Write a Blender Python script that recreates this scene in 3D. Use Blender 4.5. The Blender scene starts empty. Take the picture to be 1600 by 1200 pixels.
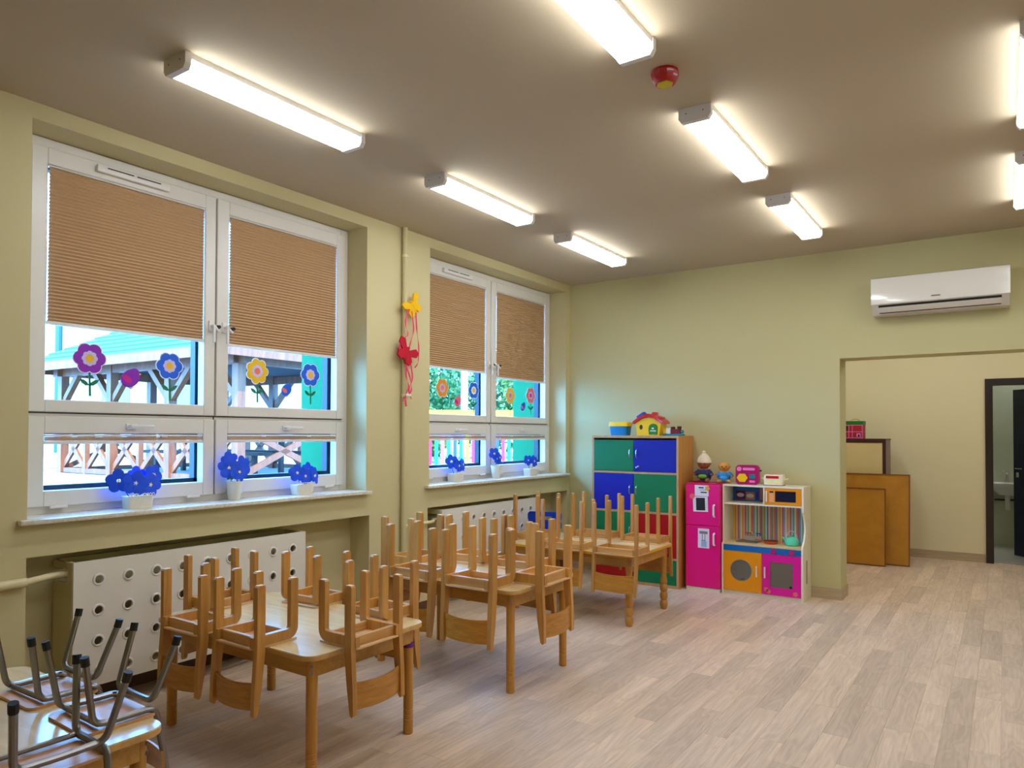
import bpy, bmesh, math, random
from mathutils import Vector, Matrix
random.seed(7)
PI = math.pi
S = bpy.context.scene
COL = S.collection

# ------------------------------------------------------------------ camera
CAM = Vector((4.0667, 0.0, 1.5))
YAW, PITCH, ROLL = 0.6001, 0.0172, 0.003
F = Vector((-math.sin(YAW) * math.cos(PITCH), math.cos(YAW) * math.cos(PITCH), math.sin(PITCH)))
R0 = Vector((math.cos(YAW), math.sin(YAW), 0)); U0 = R0.cross(F)
RR = R0 * math.cos(ROLL) + U0 * math.sin(ROLL); UU = -R0 * math.sin(ROLL) + U0 * math.cos(ROLL)
cd = bpy.data.cameras.new('camera'); cam = bpy.data.objects.new('camera', cd); COL.objects.link(cam)
cam.matrix_world = Matrix(((RR.x, UU.x, -F.x, CAM.x), (RR.y, UU.y, -F.y, CAM.y), (RR.z, UU.z, -F.z, CAM.z), (0, 0, 0, 1)))
cd.sensor_width = 36; cd.lens = 36 * 1125.2 / 1600; cd.shift_y = 58.656 / 1600; cd.clip_start = .05; cd.clip_end = 300
S.camera = cam

# ------------------------------------------------------------------ world, sun, exposure
W = bpy.data.worlds.new('World'); S.world = W; W.use_nodes = True
bg = W.node_tree.nodes['Background']; bg.inputs[0].default_value = (.15, .46, 1.0, 1); bg.inputs[1].default_value = 23.0
sd = bpy.data.lights.new('sun', 'SUN'); sd.energy = 11.0; sd.angle = .02; sd.color = (1, .80, .56)
sun = bpy.data.objects.new('sun', sd); COL.objects.link(sun)
sun.rotation_euler = Vector((-.62, .42, -.80)).to_track_quat('-Z', 'Y').to_euler()
vs = S.view_settings; vs.view_transform = 'Standard'; vs.look = 'None'; vs.gamma = 1; vs.exposure = 0.30; vs.use_curve_mapping = False
LAMP = 17.0

# ------------------------------------------------------------------ materials
def lin(c):
    return tuple((v / 255 / 12.92 if v / 255 <= .04045 else ((v / 255 + .055) / 1.055) ** 2.4) for v in c)
def nd(nt, t, **k):
    n = nt.nodes.new(t)
    for a, v in k.items():
        if a in n.inputs: n.inputs[a].default_value = v
        else: setattr(n, a, v)
    return n
MATS = {}
def P(name, rgb, rough=.5, metal=0, var=.06, scale=6, bump=0, coat=0, spec=.5, emit=None, es=0):
    if name in MATS: return MATS[name]
    m = bpy.data.materials.new(name); m.use_nodes = True; nt = m.node_tree; b = nt.nodes['Principled BSDF']
    c = lin(rgb)
    tc = nd(nt, 'ShaderNodeTexCoord'); no = nd(nt, 'ShaderNodeTexNoise', Scale=scale, Detail=4.0)
    nt.links.new(tc.outputs['Object'], no.inputs['Vector'])
    mx = nd(nt, 'ShaderNodeMix', data_type='RGBA')
    mx.inputs[6].default_value = tuple(min(1, v * (1 - var)) for v in c) + (1,); mx.inputs[7].default_value = tuple(min(1, v * (1 + var)) for v in c) + (1,)
    nt.links.new(no.outputs['Fac'], mx.inputs[0]); nt.links.new(mx.outputs[2], b.inputs['Base Color'])
    b.inputs['Roughness'].default_value = rough; b.inputs['Metallic'].default_value = metal; b.inputs['Coat Weight'].default_value = coat
    b.inputs['Specular IOR Level'].default_value = spec
    if bump:
        n2 = nd(nt, 'ShaderNodeTexNoise', Scale=scale * 12, Detail=3.0); nt.links.new(tc.outputs['Object'], n2.inputs['Vector'])
        bp = nd(nt, 'ShaderNodeBump', Strength=bump, Distance=.003); nt.links.new(n2.outputs['Fac'], bp.inputs['Height']); nt.links.new(bp.outputs[0], b.inputs['Normal'])
    if emit:
        b.inputs['Emission Color'].default_value = lin(emit) + (1,); b.inputs['Emission Strength'].default_value = es
    MATS[name] = m; return m
def WOOD(name, light, dark, rough=.4, grain=(30, 30, 2.5), coat=.15, rnd=.25):
    if name in MATS: return MATS[name]
    m = bpy.data.materials.new(name); m.use_nodes = True; nt = m.node_tree; b = nt.nodes['Principled BSDF']
    tc = nd(nt, 'ShaderNodeTexCoord'); oi = nd(nt, 'ShaderNodeObjectInfo')
    mp = nd(nt, 'ShaderNodeMapping'); mp.inputs['Scale'].default_value = grain
    ad = nd(nt, 'ShaderNodeVectorMath', operation='ADD'); ml = nd(nt, 'ShaderNodeMath', operation='MULTIPLY'); ml.inputs[1].default_value = 37
    nt.links.new(oi.outputs['Random'], ml.inputs[0])
    nt.links.new(tc.outputs['Object'], ad.inputs[0]); nt.links.new(ml.outputs[0], ad.inputs[1]); nt.links.new(ad.outputs[0], mp.inputs[0])
    no = nd(nt, 'ShaderNodeTexNoise', Scale=1.0, Detail=5.0, Roughness=.6, Distortion=.6); nt.links.new(mp.outputs[0], no.inputs['Vector'])
    mx = nd(nt, 'ShaderNodeMix', data_type='RGBA'); mx.inputs[6].default_value = lin(dark) + (1,); mx.inputs[7].default_value = lin(light) + (1,)
    rp = nd(nt, 'ShaderNodeMapRange'); rp.inputs[1].default_value = .3; rp.inputs[2].default_value = .7
    nt.links.new(no.outputs['Fac'], rp.inputs[0]); nt.links.new(rp.outputs[0], mx.inputs[0])
    hv = nd(nt, 'ShaderNodeHueSaturation'); mr = nd(nt, 'ShaderNodeMapRange'); mr.inputs[3].default_value = 1 - rnd / 2; mr.inputs[4].default_value = 1 + rnd / 2
    nt.links.new(oi.outputs['Random'], mr.inputs[0]); nt.links.new(mr.outputs[0], hv.inputs['Value']); nt.links.new(mx.outputs[2], hv.inputs['Color'])
    nt.links.new(hv.outputs[0], b.inputs['Base Color']); b.inputs['Roughness'].default_value = rough; b.inputs['Coat Weight'].default_value = coat; b.inputs['Coat Roughness'].default_value = .2
    MATS[name] = m; return m
def EMIT(name, rgb, s):
    m = bpy.data.materials.new(name); m.use_nodes = True; nt = m.node_tree; nt.nodes.clear()
    o = nd(nt, 'ShaderNodeOutputMaterial'); e = nd(nt, 'ShaderNodeEmission'); e.inputs[0].default_value = rgb + (1,); e.inputs[1].default_value = s
    nt.links.new(e.outputs[0], o.inputs[0]); return m
def GLASS(name, tint=(.93, .98, 1.0), refl=.07):
    m = bpy.data.materials.new(name); m.use_nodes = True; nt = m.node_tree; nt.nodes.clear()
    o = nd(nt, 'ShaderNodeOutputMaterial'); t = nd(nt, 'ShaderNodeBsdfTransparent'); t.inputs[0].default_value = tint + (1,)
    g = nd(nt, 'ShaderNodeBsdfGlossy'); g.inputs['Roughness'].default_value = .02
    lw = nd(nt, 'ShaderNodeLayerWeight', Blend=.12); mt = nd(nt, 'ShaderNodeMath', operation='MULTIPLY'); mt.inputs[1].default_value = refl * 6
    nt.links.new(lw.outputs['Fresnel'], mt.inputs[0])
    mx = nd(nt, 'ShaderNodeMixShader'); nt.links.new(mt.outputs[0], mx.inputs[0]); nt.links.new(t.outputs[0], mx.inputs[1]); nt.links.new(g.outputs[0], mx.inputs[2]); nt.links.new(mx.outputs[0], o.inputs[0])
    return m

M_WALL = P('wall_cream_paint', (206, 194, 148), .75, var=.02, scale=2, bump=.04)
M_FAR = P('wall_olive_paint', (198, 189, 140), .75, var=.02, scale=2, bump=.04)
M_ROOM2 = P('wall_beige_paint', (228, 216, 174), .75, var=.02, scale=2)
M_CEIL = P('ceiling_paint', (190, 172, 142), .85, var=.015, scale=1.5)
M_FACADE = P('facade_green_render', (0, 108, 62), .9, var=.1, scale=30, bump=.3)
M_PVC = P('white_pvc', (225, 220, 212), .3, var=.015, scale=3)
M_DARKPVC = P('outer_frame_navy', (8, 30, 52), .5, var=.1)
M_SEAL = P('grey_seal', (70, 70, 68), .6)
M_WHITE = P('white_laminate', (232, 226, 214), .4, var=.02, scale=3)
M_PLASTIC = P('white_plastic', (232, 228, 222), .3, var=.01)
M_BLACK = P('black_rubber', (14, 14, 15), .6)
M_HOLE = P('dark_niche', (60, 50, 38), .8)
M_CHROME = P('chrome', (210, 210, 212), .18, metal=1, var=.01)
M_STEEL = P('grey_tube_steel', (138, 135, 134), .3, metal=1, var=.03)
M_CHAIR = WOOD('beech_upright', (212, 156, 80), (182, 124, 54), .38)
M_CHAIRX = WOOD('beech_across', (222, 170, 100), (192, 136, 68), .38, grain=(2.5, 30, 30))
M_ENDG = P('pale_end_grain', (236, 204, 160), .6)
M_PLY = WOOD('plywood_back', (200, 138, 50), (168, 108, 30), .35, grain=(6, 40, 40))
M_SEATU = WOOD('plywood_seat', (238, 198, 148), (214, 166, 112), .45, grain=(6, 30, 30))
M_TOP = WOOD('tabletop_maple', (238, 212, 160), (222, 190, 132), .22, grain=(3, 22, 22), coat=.5, rnd=.05)
M_EDGE = WOOD('table_edge_beech', (216, 172, 104), (196, 148, 80), .35, grain=(3, 30, 30), rnd=.05)
M_APRON = WOOD('apron_beech', (206, 154, 74), (184, 130, 54), .4, grain=(3, 30, 30), rnd=.08)
M_LEG = WOOD('table_leg_beech', (206, 148, 62), (178, 118, 40), .38, rnd=.1)
M_DSEAT = WOOD('pale_plywood', (216, 166, 118), (190, 138, 92), .45, grain=(6, 30, 30))
M_CABW = WOOD('cabinet_beech', (206, 146, 72), (186, 124, 54), .45, grain=(20, 20, 2))
M_CABE = WOOD('cabinet_edge', (206, 166, 118), (186, 144, 96), .45, grain=(20, 20, 2))

# ------------------------------------------------------------------ mesh builder
class MB:
    def __init__(s): s.v = []; s.f = []
    def add(s, vs_, fs_):
        n = len(s.v); s.v += [tuple(v) for v in vs_]; s.f += [tuple(i + n for i in f) for f in fs_]; return s
    def bm(s, b):
        b.verts.index_update(); s.add([v.co.copy() for v in b.verts], [[v.index for v in f.verts] for f in b.faces]); b.free(); return s
    def box(s, x0, x1, y0, y1, z0, z1, bev=0, seg=1):
        if x0 > x1: x0, x1 = x1, x0
        if y0 > y1: y0, y1 = y1, y0
        if z0 > z1: z0, z1 = z1, z0
        vs_ = [(x0, y0, z0), (x1, y0, z0), (x1, y1, z0), (x0, y1, z0), (x0, y0, z1), (x1, y0, z1), (x1, y1, z1), (x0, y1, z1)]
        fs_ = [(0, 3, 2, 1), (4, 5, 6, 7), (0, 1, 5, 4), (1, 2, 6, 5), (2, 3, 7, 6), (3, 0, 4, 7)]
        if not bev: return s.add(vs_, fs_)
        b = bmesh.new(); vv = [b.verts.new(v) for v in vs_]
        for f in fs_: b.faces.new([vv[i] for i in f])
        bmesh.ops.bevel(b, geom=b.edges[:], offset=bev, segments=seg, affect='EDGES', profile=.5)
        return s.bm(b)
    def bar(s, p, q, w, h, up=(0, 0, 1)):
        p, q = Vector(p), Vector(q); d = (q - p).normalized(); up = Vector(up)
        if abs(d.dot(up)) > .98: up = Vector((1, 0, 0))
        x = d.cross(up).normalized(); z = x.cross(d)
        vs_ = []
        for o in (p, q):
            for a, b in ((-1, -1), (1, -1), (1, 1), (-1, 1)): vs_.append(o + x * a * w / 2 + z * b * h / 2)
        return s.add(vs_, [(3, 2, 1, 0), (4, 5, 6, 7), (0, 1, 5, 4), (1, 2, 6, 5), (2, 3, 7, 6), (3, 0, 4, 7)])
    def tube(s, pts, r, seg=10, cap=True):
        pts = [Vector(p) for p in pts]; n = len(pts); rs = r if isinstance(r, (list, tuple)) else [r] * n
        t0 = (pts[1] - pts[0]).normalized(); a = Vector((0, 0, 1)) if abs(t0.z) < .9 else Vector((1, 0, 0))
        nrm = t0.cross(a).normalized(); vs_ = []; fs_ = []
        for i, p in enumerate(pts):
            t = ((pts[min(i + 1, n - 1)] - p).normalized() + (p - pts[max(i - 1, 0)]).normalized()).normalized()
            nrm = (nrm - t * nrm.dot(t)).normalized(); bn = t.cross(nrm)
            for k in range(seg):
                an = 2 * PI * k / seg; vs_.append(p + (nrm * math.cos(an) + bn * math.sin(an)) * rs[i])
        for i in range(n - 1):
            for k in range(seg):
                a_, b_ = i * seg + k, i * seg + (k + 1) % seg; fs_.append((a_, b_, b_ + seg, a_ + seg))
        if cap: fs_.append(tuple(range(seg - 1, -1, -1))); fs_.append(tuple((n - 1) * seg + k for k in range(seg)))
        return s.add(vs_, fs_)
    def lathe(s, prof, c=(0, 0, 0), seg=20, axis='z', cap=True):
        vs_ = []; fs_ = []; n = len(prof)
        for (r, z) in prof:
            for k in range(seg):
                a = 2 * PI * k / seg; x, y = r * math.cos(a), r * math.sin(a)
                v = {'z': (x, y, z), 'y': (x, z, y), 'x': (z, x, y)}[axis]; vs_.append((v[0] + c[0], v[1] + c[1], v[2] + c[2]))
        for i in range(n - 1):
            for k in range(seg):
                a, b = i * seg + k, i * seg + (k + 1) % seg
                f = (a, b, b + seg, a + seg); fs_.append(f if axis != 'y' else f[::-1])
        e0 = tuple(range(seg - 1, -1, -1)); e1 = tuple((n - 1) * seg + k for k in range(seg))
        if axis == 'y': e0, e1 = e0[::-1], e1[::-1]
        if cap and prof[0][0] > 1e-6: fs_.append(e0)
        if cap and prof[-1][0] > 1e-6: fs_.append(e1)
        return s.add(vs_, fs_)
    def prism(s, poly, d0, d1, plane='xy'):
        n = len(poly); m = {'xy': lambda a, b, d: (a, b, d), 'yz': lambda a, b, d: (d, a, b), 'xz': lambda a, b, d: (a, d, b)}[plane]
        vs_ = [m(a, b, d0) for a, b in poly] + [m(a, b, d1) for a, b in poly]
        fs_ = [tuple(range(n - 1, -1, -1)), tuple(range(n, 2 * n))] + [(i, (i + 1) % n, (i + 1) % n + n, i + n) for i in range(n)]
        return s.add(vs_, fs_)
    def ball(s, c, rx, ry=None, rz=None, seg=14, rings=9):
        ry = ry or rx; rz = rz or rx; vs_ = [(c[0], c[1], c[2] - rz)]; fs_ = []
        for i in range(1, rings):
            t = PI * i / rings - PI / 2
            for k in range(seg):
                a = 2 * PI * k / seg; vs_.append((c[0] + rx * math.cos(t) * math.cos(a), c[1] + ry * math.cos(t) * math.sin(a), c[2] + rz * math.sin(t)))
        vs_.append((c[0], c[1], c[2] + rz)); N = len(vs_) - 1
        for k in range(seg):
            fs_.append((0, 1 + (k + 1) % seg, 1 + k)); fs_.append((N, N - seg + k, N - seg + (k + 1) % seg))
        for i in range(rings - 2):
            for k in range(seg):
                a, b = 1 + i * seg + k, 1 + i * seg + (k + 1) % seg; fs_.append((a, b, b + seg, a + seg))
        return s.add(vs_, fs_)
    def mesh(s, name, mat, smooth=True, ang=35):
        me = bpy.data.meshes.new(name); me.from_pydata(s.v, [], s.f)
        b = bmesh.new(); b.from_mesh(me); bmesh.ops.recalc_face_normals(b, faces=b.faces[:]); b.to_mesh(me); b.free()
        me.materials.append(mat)
        if smooth:
            me.shade_smooth(); me.set_sharp_from_angle(angle=math.radians(ang))
        return me
    def build(s, name, mat, parent=None, smooth=True, ang=35):
        return link(name, s.mesh(name, mat, smooth, ang), parent)
def link(name, me, parent=None, loc=None, rot=None):
    o = bpy.data.objects.new(name, me); COL.objects.link(o)
    if parent: o.parent = parent
    if loc is not None: o.location = loc
    if rot is not None: o.rotation_euler = rot
    return o
def tag(o, label=None, cat=None, group=None, kind=None):
    if label: o['label'] = label
    if cat: o['category'] = cat
    if group: o['group'] = group
    if kind: o['kind'] = kind
    return o
def thing(name, label, cat, loc=(0, 0, 0), rot=(0, 0, 0), group=None):
    o = bpy.data.objects.new(name, None); COL.objects.link(o); o.location = loc; o.rotation_euler = rot; o.empty_display_size = .1
    return tag(o, label, cat, group)
def struct(name, loc=(0, 0, 0)):
    o = bpy.data.objects.new(name, None); COL.objects.link(o); o.location = loc; o['kind'] = 'structure'; return o
def dup(src, loc, rot, label, group=None):
    r = src.copy(); COL.objects.link(r); r.location = loc; r.rotation_euler = rot; r['label'] = label
    if group: r['group'] = group
    for ch in src.children:
        c = ch.copy(); COL.objects.link(c); c.parent = r
        for g in ch.children:
            e = g.copy(); COL.objects.link(e); e.parent = c
    return r
def rrect(x0, x1, y0, y1, r, n=5):
    out = []
    for cx, cy, a0 in ((x1 - r, y0 + r, -PI / 2), (x1 - r, y1 - r, 0), (x0 + r, y1 - r, PI / 2), (x0 + r, y0 + r, PI)):
        for k in range(n + 1):
            a = a0 + PI / 2 * k / n; out.append((cx + r * math.cos(a), cy + r * math.sin(a)))
    return out
def arcpts(pts, rad, n=5):
    """polyline with rounded corners"""
    pts = [Vector(p) for p in pts]; out = [pts[0]]
    for i in range(1, len(pts) - 1):
        a = (pts[i - 1] - pts[i]); b = (pts[i + 1] - pts[i]); r = min(rad, a.length * .48, b.length * .48)
        p0 = pts[i] + a.normalized() * r; p1 = pts[i] + b.normalized() * r
        for k in range(n + 1):
            t = k / n; out.append(p0 * (1 - t) ** 2 + pts[i] * 2 * t * (1 - t) + p1 * t * t)
    out.append(pts[-1]); return out

# ------------------------------------------------------------------ room shell
H = 3.185; D = 7.10; XR = 5.7; YB = -1.3
m = MB()
ZN = 3.10; ZS = 1.035; ZR = .867; XI = -.30
m.box(XI, 0, YB, 1.62, 0, H)
m.box(XI, 0, 3.95, 4.69, ZR, H); m.box(XI, 0, 3.99, 4.672, 0, ZR)
m.box(XI, 0, 7.01, D + .3, ZR, H); m.box(XI, 0, 7.044, D + .3, 0, ZR)
for y0, y1, a0, a1 in ((1.62, 3.95, 1.62, 3.99), (4.69, 7.01, 4.672, 7.044)):
    m.box(XI, 0, y0, y1, ZN, H); m.box(XI, 0, y0, y1, ZR, ZS); m.box(XI, -.21, a0, a1, 0, ZR)
tag(m.build('wall_left', M_WALL, smooth=False), kind='structure')
m = MB()
XO = -.66
for y0, y1 in ((YB, 1.70), (3.87, 4.76), (6.93, D + 3.2)): m.box(XO, XI, y0, y1, -.2, 3.6)
for y0, y1 in ((1.70, 3.87), (4.76, 6.93)): m.box(XO, XI, y0, y1, -.2, ZS); m.box(XO, XI, y0, y1, 3.06, 3.6)
tag(m.build('wall_facade', M_FACADE, smooth=False), kind='structure')
m = MB(); XJ = 2.828; ZO = 2.197; XK = 5.25; YT = 7.40
m.box(XI, XJ, D, YT, 0, H); m.box(XJ, XK, D, YT, ZO, H); m.box(XK, XR, D, YT, 0, H)
tag(m.build('wall_far', M_FAR, smooth=False), kind='structure')
tag(MB().box(XR, XR + .2, YB, 10.4, 0, H).build('wall_right', M_WALL, smooth=False), kind='structure')
tag(MB().box(XI, XR, YB - .2, YB, 0, H).build('wall_back', M_WALL, smooth=False), kind='structure')
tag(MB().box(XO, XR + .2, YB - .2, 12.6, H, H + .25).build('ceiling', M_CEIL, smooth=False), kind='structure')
Y2 = 10.17
m = MB(); m.box(1.4, 3.88, Y2, Y2 + .12, 0, H); m.box(3.88, 4.80, Y2, Y2 + .12, 2.16, H); m.box(4.80, XR, Y2, Y2 + .12, 0, H); m.box(1.2, 1.4, YT, 12.6, 0, H)
tag(m.build('wall_annex', M_ROOM2, smooth=False), kind='structure')

# floor: base slab + planks
def floor_mat():
    mt = bpy.data.materials.new('vinyl_oak_plank'); mt.use_nodes = True; nt = mt.node_tree; b = nt.nodes['Principled BSDF']
    ge = nd(nt, 'ShaderNodeNewGeometry'); oi = nd(nt, 'ShaderNodeObjectInfo')
    s = nd(nt, 'ShaderNodeMath', operation='ADD'); nt.links.new(ge.outputs['Random Per Island'], s.inputs[0]); nt.links.new(oi.outputs['Random'], s.inputs[1])
    fr = nd(nt, 'ShaderNodeMath', operation='FRACT'); nt.links.new(s.outputs[0], fr.inputs[0])
    ml = nd(nt, 'ShaderNodeMath', operation='MULTIPLY'); ml.inputs[1].default_value = 53; nt.links.new(fr.outputs[0], ml.inputs[0])
    ad = nd(nt, 'ShaderNodeVectorMath', operation='ADD'); nt.links.new(ge.outputs['Position'], ad.inputs[0]); nt.links.new(ml.outputs[0], ad.inputs[1])
    m1 = nd(nt, 'ShaderNodeMapping'); m1.inputs['Scale'].default_value = (9, 1.3, 1); nt.links.new(ad.outputs[0], m1.inputs[0])
    n1 = nd(nt, 'ShaderNodeTexNoise', Scale=1.0, Detail=2.0, Distortion=.4); nt.links.new(m1.outputs[0], n1.inputs['Vector'])
    k = nd(nt, 'ShaderNodeMath', operation='MULTIPLY'); k.inputs[1].default_value = 62; nt.links.new(n1.outputs['Fac'], k.inputs[0])
    sn = nd(nt, 'ShaderNodeMath', operation='SINE'); nt.links.new(k.outputs[0], sn.inputs[0])
    m2 = nd(nt, 'ShaderNodeMapping'); m2.inputs['Scale'].default_value = (90, 3.5, 1); nt.links.new(ad.outputs[0], m2.inputs[0])
    n2 = nd(nt, 'ShaderNodeTexNoise', Scale=1.0, Detail=4.0); nt.links.new(m2.outputs[0], n2.inputs['Vector'])
    r1 = nd(nt, 'ShaderNodeMapRange'); r1.inputs[1].default_value = -1; r1.inputs[3].default_value = .30; r1.inputs[4].default_value = .62; nt.links.new(sn.outputs[0], r1.inputs[0])
    av = nd(nt, 'ShaderNodeMix', data_type='FLOAT'); av.inputs[0].default_value = .55; nt.links.new(r1.outputs[0], av.inputs[2]); nt.links.new(n2.outputs['Fac'], av.inputs[3])
    av2 = nd(nt, 'ShaderNodeMix', data_type='FLOAT'); av2.inputs[0].default_value = .38; nt.links.new(av.outputs[0], av2.inputs[2]); nt.links.new(n1.outputs['Fac'], av2.inputs[3])
    mx = nd(nt, 'ShaderNodeMix', data_type='RGBA'); mx.inputs[6].default_value = lin((138, 110, 86)) + (1,); mx.inputs[7].default_value = lin((255, 228, 200)) + (1,)
    nt.links.new(av2.outputs[0], mx.inputs[0])
    hv = nd(nt, 'ShaderNodeHueSaturation'); mr = nd(nt, 'ShaderNodeMapRange'); mr.inputs[3].default_value = .86; mr.inputs[4].default_value = 1.13
    nt.links.new(fr.outputs[0], mr.inputs[0]); nt.links.new(mr.outputs[0], hv.inputs['Value']); nt.links.new(mx.outputs[2], hv.inputs['Color']); nt.links.new(hv.outputs[0], b.inputs['Base Color'])
    b.inputs['Roughness'].default_value = .38; b.inputs['Specular IOR Level'].default_value = .45
    return mt
M_FLOOR = floor_mat()
M_JOINT = P('floor_joint', (150, 130, 112), .6)
floor = tag(MB().box(XI, XR, YB, Y2 + .1, -.06, -.004).build('floor', M_JOINT, smooth=False), kind='structure')
PWD, PLN = .124, .86
def plank_mb(x0, x1, y0, y1, mb=None): return (mb or MB()).box(x0 + .0004, x1 - .0004, y0 + .0005, y1 - .0005, -.004, 0)
cand = []; rest = []
nrow = int((XR - XI) / PWD) + 1
for i in range(nrow):
    x0 = XI + i * PWD; off = (i * .377 % 1) * PLN + random.uniform(-.08, .08); y = YB - off
    while y < Y2 + .08:
        a, b_ = max(y, YB), min(y + PLN, Y2 + .08); x1 = min(x0 + PWD, XR)
        if b_ - a > .02 and x1 - x0 > .02:
            c = Vector(((x0 + x1) / 2, (a + b_) / 2, 0)) - CAM; z = c.dot(F); area = 0
            if z > .6:
                px = 800 + 1125 * c.dot(RR) / z; py = 658.7 - 1125 * c.dot(UU) / z
                if -120 < px < 1720 and py < 1330 and not (x0 < .2) and (b_ < D + .2 or x0 > XJ - .3): area = 1 / z ** 2
            full = abs(b_ - a - PLN) < 1e-6 and abs(x1 - x0 - PWD) < 1e-6
            (cand if area else rest).append((area, x0, x1, a, b_, full))
        y += PLN
cand.sort(reverse=True); rest += cand[290:]; cand = cand[:290]
pm = plank_mb(0, PWD, 0, PLN).mesh('plank', M_FLOOR, smooth=False)
for ar, x0, x1, a, b_, full in cand:
    if full: link('plank', pm, floor, loc=(x0, a, 0))
    else: plank_mb(x0, x1, a, b_).build('plank', M_FLOOR, floor, smooth=False)
m = MB()
for ar, x0, x1, a, b_, full in rest: plank_mb(x0, x1, a, b_, m)
tag(m.build('planks_beyond', M_FLOOR, floor, smooth=False), kind='stuff')

# baseboards
M_BASE = WOOD('baseboard_oak_vinyl', (196, 174, 140), (170, 148, 116), .5, grain=(2, 2, 40), rnd=0)
m = MB(); m.box(XI + .35, XJ, D - .012, D, 0, .10); m.box(XJ, XJ + .012, D - .012, YT, 0, .10); m.box(XK + .0, XR, D - .012, D, 0, .1)
tag(m.build('baseboard_far', M_BASE, smooth=False), kind='structure')
m = MB(); m.box(1.4, 3.87, Y2 - .012, Y2, 0, .10); m.box(4.86, XR, Y2 - .012, Y2, 0, .10)
tag(m.build('baseboard_annex', M_BASE, smooth=False), kind='structure')
M_BASED = P('baseboard_brown', (92, 62, 40), .5)
m = MB(); m.box(0, .012, YB, 1.62, 0, .085); m.box(0, .012, 3.99, 4.672, 0, .085); m.box(-.21, -.198, 1.63, 3.98, 0, .085); m.box(-.21, -.198, 4.68, 7.03, 0, .085); m.box(-.198, 0, 3.978, 3.99, 0, .085); m.box(-.198, 0, 7.032, 7.044, 0, .085)
tag(m.build('baseboard_left', M_BASED, smooth=False), kind='structure')

# ------------------------------------------------------------------ windows
M_GLASS = GLASS('window_glass')
def ring(mb, y0, y1, z0, z1, w, x0, x1, bev=.004, wb=None, wt=None, wl=None, wr=None):
    wl = wl or w; wr = wr or w; wb = wb or w; wt = wt or w
    mb.box(x0, x1, y0, y0 + wl, z0, z1, bev); mb.box(x0, x1, y1 - wr, y1, z0, z1, bev)
    mb.box(x0, x1, y0 + wl, y1 - wr, z0, z0 + wb, bev); mb.box(x0, x1, y0 + wl, y1 - wr, z1 - wt, z1, bev)
def window(name, dy):
    root = struct(name, (0, dy, 0)); ya, yb, ym = 1.622, 3.948, 2.787
    m = MB(); ring(m, ya, yb, 1.06, 3.098, .075, -.27, -.212); m.box(-.27, -.212, ym - .035, ym + .035, 1.13, 3.03, .003); m.box(-.27, -.213, ya + .07, yb - .07, 1.565, 1.63, .003)
    m.build('frame', M_PVC, root)
    m = MB(); ring(m, ya, yb, 1.06, 3.098, .15, -.325, -.272, 0); m.box(-.325, -.272, ym - .095, ym + .095, 1.1, 3.05); m.box(-.325, -.272, ya + .1, yb - .1, 1.49, 1.68)
    m.build('outer_frame', M_DARKPVC, root, smooth=False)
    for iy, (y0, y1, g0, g1) in enumerate(((1.695, 2.782, 1.775, 2.705), (2.793, 3.893, 2.88, 3.822))):
        # upper sash
        m = MB(); ring(m, y0, y1, 1.612, 3.045, .08, -.262, -.192, wl=g0 - y0, wr=y1 - g1, wb=.068, wt=.09)
        s = m.build('sash', M_PVC, root)
        MB().box(-.242, -.236, g0 - .01, g1 + .01, 1.675, 2.96).build('pane', M_GLASS, s, smooth=False)
        hy = 2.745 if iy == 0 else 2.842
        h = MB(); h.box(-.192, -.178, hy - .015, hy + .015, 2.16, 2.23, .004); h.tube(arcpts([(-.18, hy, 2.195), (-.145, hy, 2.195), (-.143, hy + (.035 if iy else .03), 2.16)], .015), .009, 8)
        h.box(-.15, -.138, hy - .009, hy + .009, 2.085, 2.2, .003); h.build('handle', M_PLASTIC, s)
        l = MB().lathe([(.011, -.17), (.013, -.155), (.011, -.14)], (0, hy + (.045 if iy else .035), 2.19), 10, 'x'); l.build('lock_knob', M_BLACK, s)
        if iy == 0:
            v = MB().box(-.193, -.165, 2.02, 2.452, 2.985, 3.028, .008, 2); v = v.build('vent', M_PLASTIC, s)
            MB().box(-.1645, -.163, 2.075, 2.225, 3.012, 3.018).box(-.1645, -.163, 2.245, 2.39, 3.012, 3.018).build('vent_slot', M_BLACK, s, smooth=False)
        # lower sash
        m = MB(); ring(m, y0, y1, 1.10, 1.588, .08, -.262, -.192, wl=g0 - y0, wr=y1 - g1, wb=.085, wt=.093)
        s = m.build('sash', M_PVC, root)
        MB().box(-.242, -.236, g0 - .01, g1 + .01, 1.18, 1.50).build('pane', M_GLASS, s, smooth=False)
        hy = (g0 + g1) / 2
        h = MB(); h.box(-.192, -.178, hy - .035, hy + .03, 1.523, 1.553, .004); h.tube([(-.18, hy - .02, 1.538), (-.145, hy - .02, 1.538)], .009, 8); h.box(-.152, -.138, hy - .03, hy + .115, 1.53, 1.547, .004)
        h.build('handle', M_PLASTIC, s)
        for q_ in (y0 + .15, y1 - .15): MB().box(-.192, -.172, q_ - .045, q_ + .045, 1.09, 1.106, .004).build('hinge_cap', M_PLASTIC, s)
    MB().box(-.2118, -.2112, 2.782, 2.793, 1.10, 3.045).box(-.2118, -.2112, 1.695, 3.893, 1.604, 1.612).build('seal', M_SEAL, root, smooth=False)
    return root
M_SILL = P('sill_speckled_stone', (226, 218, 204), .25, var=.35, scale=55)
w1 = window('window_1', 0); w2 = window('window_2', 3.06)
for i, (y0, y1, e0, e1) in enumerate(((1.622, 3.948, 1.575, 3.972), (4.692, 7.008, 4.625, 7.03))):
    m = MB(); m.box(-.298, .0, y0, y1, 1.036, 1.0615); m.box(.0005, .052, e0, e1, 1.036, 1.0615, .005, 2)
    tag(m.build('trim_%d' % (i + 1), M_SILL), kind='structure')

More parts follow.
